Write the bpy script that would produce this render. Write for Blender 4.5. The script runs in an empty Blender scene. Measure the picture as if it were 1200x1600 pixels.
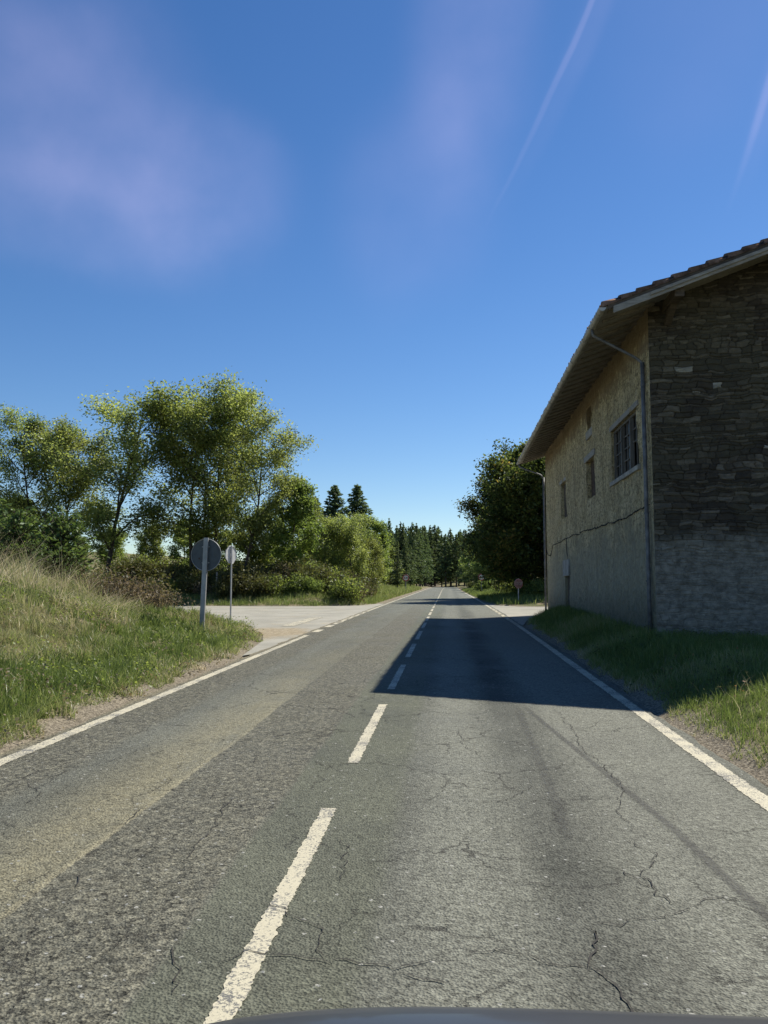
import bpy, math, random
import numpy as np
from mathutils import Vector, noise as mnoise

S = bpy.context.scene
COL = S.collection
R = math.radians

# ------------------------------------------------------------------ camera
CAMZ = 1.715
cam_d = bpy.data.cameras.new('camera'); cam = bpy.data.objects.new('camera', cam_d); COL.objects.link(cam)
cam_d.sensor_fit = 'VERTICAL'; cam_d.sensor_height = 36; cam_d.lens = 36 * 1300 / 1600
cam_d.clip_start = 0.05; cam_d.clip_end = 5000
cam.location = (0, 0, CAMZ); cam.rotation_euler = (R(90 + 5.32), 0, R(4.5))
S.camera = cam

# ------------------------------------------------------------------ sun and sky
SUN_TO = Vector((0.585, 0.667, 1.0)).normalized()
SUN_EL = math.asin(SUN_TO.z); SUN_AZ = math.atan2(SUN_TO.x, SUN_TO.y)
W = bpy.data.worlds.new('World'); S.world = W; W.use_nodes = True
wn = W.node_tree; wn.nodes.clear()
sky = wn.nodes.new('ShaderNodeTexSky'); sky.sky_type = 'NISHITA'; sky.sun_disc = False
sky.sun_elevation = SUN_EL; sky.sun_rotation = SUN_AZ
sky.altitude = 300; sky.air_density = 1.0; sky.dust_density = 0.1; sky.ozone_density = 3.0
SKY_STRENGTH = 0.073
bg = wn.nodes.new('ShaderNodeBackground'); bg.inputs[1].default_value = SKY_STRENGTH
wo = wn.nodes.new('ShaderNodeOutputWorld')
# windscreen reflections painted into the sky: mauve veils, two streaks, by azimuth/elevation
tc = wn.nodes.new('ShaderNodeTexCoord'); sx = wn.nodes.new('ShaderNodeSeparateXYZ'); wn.links.new(tc.outputs['Generated'], sx.inputs[0])
def wm(op, a, b=0.0, clamp=False):
    nd = wn.nodes.new('ShaderNodeMath'); nd.operation = op; nd.use_clamp = clamp
    for k, v in enumerate((a, b)):
        if isinstance(v, bpy.types.NodeSocket): wn.links.new(v, nd.inputs[k])
        else: nd.inputs[k].default_value = v
    return nd.outputs[0]
n1 = wn.nodes.new('ShaderNodeTexNoise'); n1.inputs['Scale'].default_value = 2.0; n1.inputs['Detail'].default_value = 2; wn.links.new(tc.outputs['Generated'], n1.inputs['Vector'])
n2 = wn.nodes.new('ShaderNodeTexNoise'); n2.inputs['Scale'].default_value = 5.; n2.inputs['Detail'].default_value = 5; wn.links.new(tc.outputs['Generated'], n2.inputs['Vector'])
AZ = wm('ADD', wm('MULTIPLY', wm('ARCTAN2', sx.outputs[0], sx.outputs[1]), 57.3), wm('MULTIPLY', wm('SUBTRACT', n1.outputs[0], .5), 3.))
EL = wm('ADD', wm('MULTIPLY', wm('ARCSINE', sx.outputs[2]), 57.3), wm('MULTIPLY', wm('SUBTRACT', n2.outputs[0], .5), 8.))
AZ0 = wm('ADD', wm('MULTIPLY', wm('ARCTAN2', sx.outputs[0], sx.outputs[1]), 57.3), wm('MULTIPLY', wm('SUBTRACT', n2.outputs[0], .5), .9)); EL0 = wm('MULTIPLY', wm('ARCSINE', sx.outputs[2]), 57.3)
def glare_veil(az, el, ra, rb, rot, amp, k=1.):
    thin = ra < 1; c, s_ = math.cos(R(rot)), math.sin(R(rot)); dx = wm('SUBTRACT', AZ0 if thin else AZ, az); dy = wm('SUBTRACT', EL0 if thin else EL, el)
    u = wm('DIVIDE', wm('ADD', wm('MULTIPLY', dx, c), wm('MULTIPLY', dy, s_)), ra); v = wm('DIVIDE', wm('SUBTRACT', wm('MULTIPLY', dy, c), wm('MULTIPLY', dx, s_)), rb)
    q = wm('ADD', wm('MULTIPLY', u, u), wm('MULTIPLY', v, v)); return wm('MULTIPLY', wm('POWER', 2.718, wm('MULTIPLY', wm('MULTIPLY', q, q), -1.)), amp)
cl = glare_veil(-27, 30.5, 9, 6, -10, .20)
for args in ((-26, 23.5, 11, 4, -3, .15), (-16.5, 25.5, 5.5, 5, 0, .17), (2.5, 36, 4.2, 8, -14, .17), (-2, 26, 5, 6.5, -22, .09), (8.5, 33, .22, 8, -32, .13), (9.5, 33.5, .9, 7, -32, .06), (22.5, 32, .30, 7, -24, .16), (23.2, 32.5, .95, 7, -24, .08), (18, 37, 7, 9, 0, .04)):
    cl = wm('ADD', cl, glare_veil(*args))
nf = wn.nodes.new('ShaderNodeTexNoise'); nf.inputs['Scale'].default_value = 9; nf.inputs['Detail'].default_value = 6; wn.links.new(tc.outputs['Generated'], nf.inputs['Vector'])
class _C: pass
cr = _C(); cr.outputs = [wm('MULTIPLY', cl, wm('ADD', -.02, wm('MULTIPLY', nf.outputs[0], .75)))]
mx = wn.nodes.new('ShaderNodeMix'); mx.data_type = 'RGBA'
mx.inputs['B'].default_value = (11.0, 9.2, 13.0, 1)
hs = wn.nodes.new('ShaderNodeHueSaturation'); hs.inputs['Saturation'].default_value = 1.24; hs.inputs['Value'].default_value = 1.0; hs.inputs['Hue'].default_value = 0.506
l = wn.links.new
l(cr.outputs[0], mx.inputs['Factor']); l(sky.outputs[0], hs.inputs['Color']); l(hs.outputs[0], mx.inputs['A'])
l(mx.outputs['Result'], bg.inputs[0]); l(bg.outputs[0], wo.inputs[0])

sd = bpy.data.lights.new('sun', 'SUN'); sd.energy = 5.0; sd.angle = R(0.53); sd.color = (1.0, .94, .83)
so = bpy.data.objects.new('sun', sd); COL.objects.link(so)
so.rotation_euler = (-SUN_TO).to_track_quat('-Z', 'Y').to_euler(); so.location = (30, 40, 60)
S.view_settings.view_transform = 'Standard'; S.view_settings.look = 'None'
S.view_settings.exposure = 0.68; S.view_settings.gamma = 1
S.render.engine = 'CYCLES'
S.cycles.max_bounces = 8; S.cycles.transparent_max_bounces = 8
S.render.resolution_x = 768; S.render.resolution_y = 1024

# ------------------------------------------------------------------ mesh helpers
def link(o, parent=None):
    COL.objects.link(o)
    if parent is not None: o.parent = parent
    return o

def mesh_np(name, V, Fq, mats, attrs=None, mat_idx=None, smooth=False):
    """V (n,3); Fq a list of face arrays, each (m,k)"""
    V = np.asarray(V, dtype=np.float32)
    if not isinstance(Fq, (list, tuple)): Fq = [Fq]
    Fq = [np.asarray(f, dtype=np.int32) for f in Fq if len(f)]
    me = bpy.data.meshes.new(name)
    me.vertices.add(len(V)); me.vertices.foreach_set('co', V.ravel())
    loops = np.concatenate([f.ravel() for f in Fq]); me.loops.add(len(loops)); me.loops.foreach_set('vertex_index', loops)
    tot = np.concatenate([np.full(len(f), f.shape[1], np.int32) for f in Fq])
    st = np.concatenate([[0], np.cumsum(tot)[:-1]]).astype(np.int32)
    me.polygons.add(len(tot)); me.polygons.foreach_set('loop_start', st)
    try: me.polygons.foreach_set('loop_total', tot)
    except Exception: pass
    if smooth: me.polygons.foreach_set('use_smooth', np.ones(len(tot), dtype=bool))
    if not isinstance(mats, (list, tuple)): mats = [mats]
    for m in mats: me.materials.append(m)
    if mat_idx is not None: me.polygons.foreach_set('material_index', np.asarray(mat_idx, dtype=np.int32))
    if attrs:
        for k, (dom, arr) in attrs.items():
            a = me.attributes.new(k, 'FLOAT', dom); a.data.foreach_set('value', np.asarray(arr, dtype=np.float32))
    me.update(calc_edges=True)
    return me

def obj(name, me, parent=None):
    return link(bpy.data.objects.new(name, me), parent)

def tag(o, label=None, cat=None, group=None, kind=None):
    if label: o['label'] = label
    if cat: o['category'] = cat
    if group: o['group'] = group
    if kind: o['kind'] = kind
    return o

def empty(name, loc, rz=0):
    o = bpy.data.objects.new(name, None); COL.objects.link(o); o.location = loc; o.rotation_euler = (0, 0, rz)
    o.empty_display_size = .3
    return o

def copy_thing(o, loc=None, rz=None, scale=None, label=None, group=None):
    kids = [(c, list(c.children)) for c in o.children]
    r = o.copy(); COL.objects.link(r)
    for c, gs in kids:
        cc = c.copy(); COL.objects.link(cc); cc.parent = r
        for g in gs:
            gg = g.copy(); COL.objects.link(gg); gg.parent = cc
    if loc is not None: r.location = loc
    if rz is not None: r.rotation_euler = (r.rotation_euler[0], r.rotation_euler[1], rz)
    if scale is not None: r.scale = scale
    if label: r['label'] = label
    if group: r['group'] = group
    return r

class MB:
    """collects simple shapes into one mesh"""
    def __init__(s): s.V = []; s.F = []
    def add(s, V, F):
        n = len(s.V); s.V += [tuple(v) for v in V]; s.F += [tuple(i + n for i in f) for f in F]; return s
    def box(s, x0, x1, y0, y1, z0, z1):
        V = [(x, y, z) for z in (z0, z1) for y in (y0, y1) for x in (x0, x1)]
        return s.add(V, [(0, 2, 3, 1), (4, 5, 7, 6), (0, 1, 5, 4), (2, 6, 7, 3), (0, 4, 6, 2), (1, 3, 7, 5)])
    def prism(s, A, B):
        """two matching rings"""
        n = len(A)
        return s.add(list(A) + list(B), [tuple(range(n))[::-1], tuple(range(n, 2 * n))] + [(i, (i + 1) % n, n + (i + 1) % n, n + i) for i in range(n)])
    def bar(s, p, q, w, h, up=(0, 0, 1)):
        p = Vector(p); q = Vector(q); d = (q - p).normalized(); u = Vector(up); r = d.cross(u).normalized(); u = r.cross(d)
        ring = lambda c: [c + r * a * w / 2 + u * b * h / 2 for a, b in ((-1, -1), (1, -1), (1, 1), (-1, 1))]
        return s.prism(ring(p), ring(q))
    def tube(s, pts, rad, n=8, cap=True):
        pts = [Vector(p) for p in pts]
        if not isinstance(rad, (list, tuple)): rad = [rad] * len(pts)
        rings = []; d0 = None; r = None
        for i, p in enumerate(pts):
            d = (pts[min(i + 1, len(pts) - 1)] - pts[max(i - 1, 0)]).normalized()
            if r is None: r = d.cross(Vector((0.13, .31, .9))).normalized()
            else: r = (r - d * r.dot(d)).normalized()
            u = d.cross(r)
            rings.append([p + (r * math.cos(2 * math.pi * k / n) + u * math.sin(2 * math.pi * k / n)) * rad[i] for k in range(n)])
        V = [v for g in rings for v in g]; F = []
        for i in range(len(rings) - 1):
            for k in range(n): F.append((i * n + k, i * n + (k + 1) % n, (i + 1) * n + (k + 1) % n, (i + 1) * n + k))
        if cap: F += [tuple(range(n))[::-1], tuple(range((len(rings) - 1) * n, len(rings) * n))]
        return s.add(V, F)
    def disc(s, c, nrm, rad, th, n=40, phase=0.0):
        c = Vector(c); nrm = Vector(nrm).normalized(); r = nrm.cross(Vector((0, 0, 1))).normalized(); u = r.cross(nrm)
        ring = lambda o: [c + nrm * o + (r * math.cos(2 * math.pi * (k + phase) / n) + u * math.sin(2 * math.pi * (k + phase) / n)) * rad for k in range(n)]
        return s.prism(ring(-th / 2), ring(th / 2))
    def build(s, name, mat, parent=None, smooth=False, bevel=0):
        me = bpy.data.meshes.new(name); me.from_pydata([tuple(v) for v in s.V], [], s.F); me.materials.append(mat); me.update()
        import bmesh
        bm = bmesh.new(); bm.from_mesh(me); bmesh.ops.recalc_face_normals(bm, faces=bm.faces); bm.to_mesh(me); bm.free()
        if smooth:
            for p in me.polygons: p.use_smooth = True
        o = obj(name, me, parent)
        if bevel:
            m = o.modifiers.new('bevel', 'BEVEL'); m.width = bevel; m.segments = 2; m.limit_method = 'ANGLE'
        return o

# value noise, vectorised
def vnoise(x, y, seed=0):
    x = np.asarray(x, float); y = np.asarray(y, float)
    xi = np.floor(x).astype(np.int64); yi = np.floor(y).astype(np.int64); fx = x - xi; fy = y - yi
    fx = fx * fx * (3 - 2 * fx); fy = fy * fy * (3 - 2 * fy)
    def h(a, b):
        n = (a * 374761393 + b * 668265263 + seed * 974634777) & 0xffffffff
        n = ((n ^ (n >> 13)) * 1274126177) & 0xffffffff
        return ((n ^ (n >> 16)) & 0xffff) / 65535.0
    return (h(xi, yi) * (1 - fx) + h(xi + 1, yi) * fx) * (1 - fy) + (h(xi, yi + 1) * (1 - fx) + h(xi + 1, yi + 1) * fx) * fy
def fbm(x, y, seed=0, oct=4):
    s = 0; a = .5
    for i in range(oct): s = s + a * vnoise(np.asarray(x) * 2 ** i, np.asarray(y) * 2 ** i, seed + i); a *= .5
    return s / (1 - .5 ** oct)
def sstep(a, b, x):
    t = np.clip((np.asarray(x, float) - a) / (b - a), 0, 1); return t * t * (3 - 2 * t)

# ------------------------------------------------------------------ material helpers
def newmat(name):
    m = bpy.data.materials.new(name); m.use_nodes = True; nt = m.node_tree; nt.nodes.clear()
    out = nt.nodes.new('ShaderNodeOutputMaterial'); return m, nt, out
class NT:
    def __init__(s, nt): s.nt = nt
    def n(s, t, **kw):
        nd = s.nt.nodes.new(t)
        for k, v in kw.items(): setattr(nd, k, v)
        return nd
    def set(s, sock, v):
        if isinstance(v, bpy.types.NodeSocket): s.nt.links.new(v, sock)
        else: sock.default_value = v
    def math(s, op, a, b=0.0, c=None, clamp=False):
        nd = s.n('ShaderNodeMath', operation=op, use_clamp=clamp); s.set(nd.inputs[0], a); s.set(nd.inputs[1], b)
        if c is not None: s.set(nd.inputs[2], c)
        return nd.outputs[0]
    def mix(s, f, a, b, blend='MIX'):
        nd = s.n('ShaderNodeMix', data_type='RGBA', blend_type=blend); s.set(nd.inputs['Factor'], f)
        for k, v in (('A', a), ('B', b)):
            s.set(nd.inputs[k], v if isinstance(v, bpy.types.NodeSocket) else (*v[:3], 1))
        return nd.outputs['Result']
    def noise(s, vec, scale, detail=4, rough=.55, dist=0.0):
        nd = s.n('ShaderNodeTexNoise'); s.set(nd.inputs['Vector'], vec); nd.inputs['Scale'].default_value = scale
        nd.inputs['Detail'].default_value = detail; nd.inputs['Roughness'].default_value = rough; nd.inputs['Distortion'].default_value = dist
        return nd.outputs[0]
    def voro(s, vec, scale, feature='F1', out=0, rnd=1.0):
        nd = s.n('ShaderNodeTexVoronoi', feature=feature); s.set(nd.inputs['Vector'], vec); nd.inputs['Scale'].default_value = scale
        nd.inputs['Randomness'].default_value = rnd
        return nd.outputs[out]
    def ramp(s, f, stops):
        nd = s.n('ShaderNodeValToRGB'); e = nd.color_ramp.elements
        while len(e) < len(stops): e.new(.5)
        for i, (p, c) in enumerate(stops): e[i].position = p; e[i].color = (*c[:3], 1) if hasattr(c, '__len__') else (c, c, c, 1)
        s.set(nd.inputs[0], f); return nd.outputs[0]
    def mapr(s, v, a, b, c=0., d=1., smooth=True):
        nd = s.n('ShaderNodeMapRange', interpolation_type='SMOOTHSTEP' if smooth else 'LINEAR'); s.set(nd.inputs[0], v)
        for i, k in enumerate((a, b, c, d)): nd.inputs[i + 1].default_value = k
        return nd.outputs[0]
    def pos(s):
        g = s.n('ShaderNodeNewGeometry'); return g.outputs['Position']
    def objc(s): return s.n('ShaderNodeTexCoord').outputs['Object']
    def scale(s, vec, sc):
        m = s.n('ShaderNodeMapping'); s.set(m.inputs[0], vec); m.inputs['Scale'].default_value = sc; return m.outputs[0]
    def xyz(s, vec):
        x = s.n('ShaderNodeSeparateXYZ'); s.set(x.inputs[0], vec); return x.outputs
    def attr(s, name): return s.n('ShaderNodeAttribute', attribute_name=name).outputs['Fac']
    def bump(s, h, strength=.4, dist=.01, nrm=None):
        b = s.n('ShaderNodeBump'); s.set(b.inputs['Height'], h); b.inputs['Strength'].default_value = strength; b.inputs['Distance'].default_value = dist
        if nrm is not None: s.set(b.inputs['Normal'], nrm)
        return b.outputs[0]
    def pbsdf(s, col, rough=.8, metal=0., nrm=None, spec=.3):
        p = s.n('ShaderNodeBsdfPrincipled'); s.set(p.inputs['Base Color'], col if isinstance(col, bpy.types.NodeSocket) else (*col[:3], 1))
        s.set(p.inputs['Roughness'], rough); s.set(p.inputs['Metallic'], metal); p.inputs['Specular IOR Level'].default_value = spec
        if nrm is not None: s.set(p.inputs['Normal'], nrm)
        return p

def m_simple(name, col, rough=.7, metal=0., var=.25, sc=6., bump=0., bsc=40., spec=.3):
    m, nt, out = newmat(name); N = NT(nt); p = N.objc()
    n = N.noise(p, sc, 5, .6); c = N.mix(N.mapr(n, .3, .7, 0, 1), [k * (1 - var) for k in col], [min(1, k * (1 + var)) for k in col])
    nr = N.bump(N.noise(p, bsc, 4), bump, .01) if bump else None
    b = N.pbsdf(c, rough, metal, nr, spec); nt.links.new(b.outputs[0], out.inputs[0]); return m

def m_leaf(name, dark, light, trans=.45, gloss=.06, hue=None):
    gloss *= .35
    """leaf: thin, part of the light comes through; colour by leaf (attribute tint)"""
    m, nt, out = newmat(name); N = NT(nt)
    t = N.attr('tint'); c = N.mix(t, dark, light)
    if hue is not None: c = N.mix(N.mapr(t, .9, .96), c, hue)
    oi = N.n('ShaderNodeObjectInfo'); hsv = N.n('ShaderNodeHueSaturation'); hsv.inputs['Color'].default_value = (1, 1, 1, 1)
    N.set(hsv.inputs['Color'], c); N.set(hsv.inputs['Value'], N.mapr(oi.outputs['Random'], 0, 1, .85, 1.15, False))
    N.set(hsv.inputs['Hue'], N.mapr(oi.outputs['Random'], 0, 1, .488, .508, False)); c = hsv.outputs[0]
    d = N.n('ShaderNodeBsdfDiffuse'); N.set(d.inputs[0], c)
    tr = N.n('ShaderNodeBsdfTranslucent'); N.set(tr.inputs[0], N.mix(.5, c, N.mix(1, c, (1.5, 1.45, .7), 'MULTIPLY')))
    a = N.n('ShaderNodeMixShader'); a.inputs[0].default_value = trans; nt.links.new(d.outputs[0], a.inputs[1]); nt.links.new(tr.outputs[0], a.inputs[2])
    g = N.n('ShaderNodeBsdfGlossy'); g.inputs['Roughness'].default_value = .45; g.inputs[0].default_value = (.9, .95, 1, 1)
    b = N.n('ShaderNodeMixShader'); b.inputs[0].default_value = gloss; nt.links.new(a.outputs[0], b.inputs[1]); nt.links.new(g.outputs[0], b.inputs[2])
    nt.links.new(b.outputs[0], out.inputs[0]); return m

# ------------------------------------------------------------------ terrain shape
RL, RR = -4.15, 2.37          # painted edge lines near the camera
_ry = np.array([-40, 0, 30, 65, 110, 160, 205, 260, 330, 420, 900.]); _rz = np.array([-.65, 0, .485, .84, 1.22, 1.68, 2.12, 2.42, 2.3, 2.0, 2.0])
_cy = np.array([-40, 30, 65, 110, 160, 200, 260, 310, 360, 430.]); _cx = np.array([0, 0, -.10, -.30, -.55, -.45, -.35, -.9, -5., -20.])
_fy = np.arange(-40, 901, 1.0)
_k = np.exp(-.5 * (np.arange(-24, 25) / 8.) ** 2); _k /= _k.sum()
_fz = np.convolve(np.pad(np.interp(_fy, _ry, _rz), 24, mode='edge'), _k, 'valid'); _fz = _fz - np.interp(0, _fy, _fz)
_fc = np.convolve(np.pad(np.interp(_fy, _cy, _cx), 24, mode='edge'), _k, 'valid')
def zr(y): return np.interp(y, _fy, _fz)
def cxr(y): return np.interp(y, _fy, _fc)

BANK = np.array([(-4.42, -40), (-4.42, 10), (-4.46, 18), (-5.0, 22.5), (-5.7, 25.6), (-6.9, 28.6), (-9.2, 31.6), (-13, 34.), (-22, 37), (-60, 45), (-400, 60.)])
FARL = np.array([(-400, 66.), (-60, 54.), (-20, 51.0), (-8, 50.6), (-5.6, 52.5), (-4.75, 56.5), (-4.9, 100), (-5.0, 900.)])
HOUSE = np.array([(2.52, -40.), (2.52, 20), (2.58, 30), (3.0, 33.5), (3.9, 36.6), (6., 39.6), (10, 41.5), (60, 44.), (400, 50.)])
FARR = np.array([(400, 58.), (40, 52.), (8, 49.8), (4.2, 50.3), (2.9, 53.5), (2.5, 60), (2.3, 120), (2.3, 900.)])
def pdist(P, x, y):
    """distance to polyline and sign (left of travel > 0)"""
    x = np.asarray(x, float); y = np.asarray(y, float); best = np.full(x.shape, 1e9); sg = np.zeros(x.shape)
    for (ax, ay), (bx, by) in zip(P[:-1], P[1:]):
        dx, dy = bx - ax, by - ay; L2 = dx * dx + dy * dy
        t = np.clip(((x - ax) * dx + (y - ay) * dy) / L2, 0, 1); qx = ax + t * dx; qy = ay + t * dy
        d = np.hypot(x - qx, y - qy); s = np.sign(dx * (y - ay) - dy * (x - ax))
        u = d < best; best = np.where(u, d, best); sg = np.where(u, s, sg)
    return best * sg
def zones(x, y):
    xx = x - cxr(y)
    a = pdist(BANK, xx, y)            # > 0 inside the near left bank
    b = pdist(FARL, xx, y)            # > 0 inside the far left ground
    c = -pdist(HOUSE, xx, y)          # > 0 inside the house verge
    d = -pdist(FARR, xx, y)           # > 0 inside far right ground
    return a, b, c, d
def gz(x, y, fine=True):
    x = np.asarray(x, float); y = np.asarray(y, float)
    a, b, c, d = zones(x, y)
    base = zr(y) - .045
    bump = (fbm(x * .35, y * .35, 3) - .5) * .5 + (fbm(x * 1.6, y * 1.6, 9) - .5) * .22
    h = np.zeros(x.shape)
    h = np.where(a > 0, sstep(0, .5, a) * .10 + 1.42 * sstep(.2, 8.0, a) + (bump * 1.3 + (fbm(x * .9, y * .9, 77) - .5) * .35) * sstep(0, 2, a), h)
    h = np.where(b > 0, sstep(0, .6, b) * .10 + 1.2 * sstep(0, 7, b) + .8 * sstep(8, 30, b) + bump * sstep(0, 2, b), h)
    h = np.where(c > 0, sstep(0, .35, c) * .09 + .36 * sstep(.1, 1.6, c) + bump * .3 * sstep(0, 2, c), h)
    h = np.where(d > 0, sstep(0, .5, d) * .10 + .5 * sstep(.2, 6, d) + bump * .5 * sstep(0, 2, d), h)
    hill = 13 * sstep(330, 520, y) + 9 * sstep(60, 240, np.abs(x) - 10) * sstep(60, 200, y)
    return base + h + hill
def gzs(x, y): return float(gz(np.array([x]), np.array([y]))[0])

# ------------------------------------------------------------------ materials: setting
def mat_ground():
    m, nt, out = newmat('soil_and_turf'); N = NT(nt); p = N.pos()
    n1 = N.noise(p, .9, 6, .6); n2 = N.noise(p, 14, 5, .7); e = N.attr('edge')
    grass = N.mix(N.mapr(n2, .35, .65), (.05, .065, .02), (.13, .13, .055))
    dry = N.mix(N.mapr(n2, .3, .7), (.13, .10, .05), (.30, .25, .15))
    grav = N.mix(N.mapr(N.voro(p, 45, out=1), 0, 1), (.085, .072, .052), (.27, .235, .175))
    c = N.mix(N.mapr(N.math('ADD', n1, N.math('MULTIPLY', n2, .3)), .55, .8), grass, dry)
    wob = N.math('ADD', e, N.math('MULTIPLY', N.math('SUBTRACT', n2, .5), .5))
    c = N.mix(N.mapr(wob, .25, .6), grav, c)
    h = N.math('ADD', N.noise(p, 30, 5, .7), N.math('MULTIPLY', N.voro(p, 40), .6))
    b = N.pbsdf(c, .95, 0, N.bump(h, .8, .02), .1); nt.links.new(b.outputs[0], out.inputs[0]); return m

def mat_road():
    m, nt, out = newmat('worn_asphalt'); N = NT(nt); p = N.pos(); x, y, z = N.xyz(p)
    xn = N.math('ADD', x, N.math('MULTIPLY', N.math('SUBTRACT', N.noise(p, 1.3, 5, .65), .5), .28))
    xs = N.math('ADD', x, N.math('ADD', N.math('MULTIPLY', N.math('SUBTRACT', N.noise(p, .5, 3, .5), .5), .12), N.math('MULTIPLY', N.math('SUBTRACT', N.noise(p, 12, 4, .7), .5), .05)))
    big = N.noise(N.scale(p, (1, .18, 1)), .9, 5, .6)
    patch = N.noise(p, .55, 5, .62)
    fine = N.noise(p, 70, 4, .8); stone = N.voro(p, 60, out=1); stx = N.xyz(stone)[0]
    st2 = N.xyz(N.voro(p, 42, out=1))[0]; clump = N.noise(N.scale(p, (1, .8, 1)), 17, 6, .78, .2)
    def band(v, a0, a1, b0, b1): return N.math('MULTIPLY', N.mapr(v, a0, a1), N.mapr(v, b0, b1, 1, 0))
    col = N.mix(N.mapr(big, .3, .7), (.105, .109, .103), (.152, .157, .147))
    # right lane: polished pale wheel paths, darker middle
    pale = N.math('MULTIPLY', N.math('MAXIMUM', band(xn, -.42, -.05, .12, .55), band(xn, .95, 1.25, 2.1, 2.4)), N.mapr(patch, .3, .62, .35, 1))
    col = N.mix(N.math('MULTIPLY', pale, .75), col, (.205, .211, .198))
    col = N.mix(N.math('MULTIPLY', band(xn, .4, .62, .72, 1.05), N.mapr(patch, .35, .65, .25, .75)), col, (.062, .066, .064))
    # smooth centre strip
    cs = N.math('MULTIPLY', band(xs, -1.34, -1.27, -.48, -.30), 1.0)
    col = N.mix(N.math('MULTIPLY', cs, .85), col, N.mix(N.mapr(patch, .35, .65), (.100, .106, .090), (.130, .138, .116)))
    # coarse ravelled strip and outer left strip
    co = N.math('MAXIMUM', band(xs, -2.26, -2.235, -1.34, -1.27), N.mapr(xn, -3.25, -3.55))
    col = N.mix(N.math('MULTIPLY', co, .8), col, N.mix(N.mapr(clump, .38, .66), (.075, .075, .068), (.20, .192, .162)))
    # dusty tan strip, sharp edge on its right
    tan = N.math('MULTIPLY', N.math('MULTIPLY', N.mapr(xn, -3.35, -2.45), N.mapr(xs, -2.262, -2.235, 1, 0)), N.mapr(y, 7, 24, 1, .18))
    col = N.mix(N.math('MULTIPLY', tan, N.math('MULTIPLY', N.mapr(clump, .25, .65, .9, .5), N.mapr(N.noise(N.scale(p, (1, .3, 1)), 1.6, 5, .7), .3, .6, .35, 1))), col, (.250, .230, .168))
    tl = N.math('MULTIPLY', band(xs, -2.30, -2.265, -2.243, -2.228), N.mapr(y, 6, 14, .35, 0))
    col = N.mix(tl, col, (.34, .31, .23))
    # sandy far-left edge
    col = N.mix(N.math('MULTIPLY', N.mapr(xn, -4.18, -4.38), .7), col, (.24, .21, .155))
    # farther road greyer and smoother
    col = N.mix(N.mapr(y, 28, 60, 0, .6), col, (.165, .178, .170))
    # aggregate
    amp = N.math('ADD', .82, N.math('MULTIPLY', co, .35)); amp = N.math('SUBTRACT', amp, N.math('MULTIPLY', cs, .16))
    v = N.math('ADD', N.math('MULTIPLY', N.math('SUBTRACT', stx, .5), .75), N.math('MULTIPLY', N.math('SUBTRACT', st2, .5), .55))
    v = N.math('ADD', v, N.math('SUBTRACT', fine, .5))
    g = N.math('ADD', 1.0, N.math('MULTIPLY', v, amp)); gc = N.n('ShaderNodeCombineXYZ'); [N.set(gc.inputs[i], g) for i in range(3)]
    col = N.mix(1.0, col, gc.outputs[0], 'MULTIPLY')
    col = N.mix(1.0, col, (.84, .83, .72), 'MULTIPLY')
    # pits and fine crazing
    pit = N.math('MULTIPLY', N.mapr(N.noise(p, 26, 4, .75, .8), .36, .30), N.math('ADD', .35, N.math('MULTIPLY', co, .65)))
    col = N.mix(N.math('MULTIPLY', pit, .75), col, (.02, .02, .02))
    wn_ = N.n('ShaderNodeTexNoise'); N.set(wn_.inputs['Vector'], p); wn_.inputs['Scale'].default_value = 2.6; wn_.inputs['Detail'].default_value = 6; wn_.inputs['Roughness'].default_value = .7
    va = N.n('ShaderNodeVectorMath', operation='MULTIPLY_ADD'); N.set(va.inputs[0], wn_.outputs['Color']); va.inputs[1].default_value = (.55, .55, 0); N.set(va.inputs[2], N.scale(p, (1, .75, 1)))
    dv = N.voro(va.outputs[0], 1.15, 'DISTANCE_TO_EDGE')
    cm = N.math('MULTIPLY', N.mapr(dv, .004, .010, 1, 0), N.mapr(N.noise(p, .9, 4, .6), .46, .58, 0, 1)); cm = N.math('MULTIPLY', cm, N.mapr(y, 14, 30, 1, 0))
    col = N.mix(N.math('MULTIPLY', cm, .62), col, (.03, .028, .025)); pit = N.math('MAXIMUM', pit, N.math('MULTIPLY', cm, .8))
    # sparse bright chips
    col = N.mix(N.mapr(N.xyz(N.voro(p, 60, out=1))[1], .993, .997), col, (.28, .28, .25))
    h = N.math('ADD', N.math('MULTIPLY', N.voro(p, 70), .7), N.math('MULTIPLY', N.noise(p, 24, 4, .7), .9)); h = N.math('SUBTRACT', h, pit)
    b = N.pbsdf(col, N.mapr(patch, .3, .7, .62, .8), 0, N.bump(h, .8, .016), .10); nt.links.new(b.outputs[0], out.inputs[0]); return m

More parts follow.
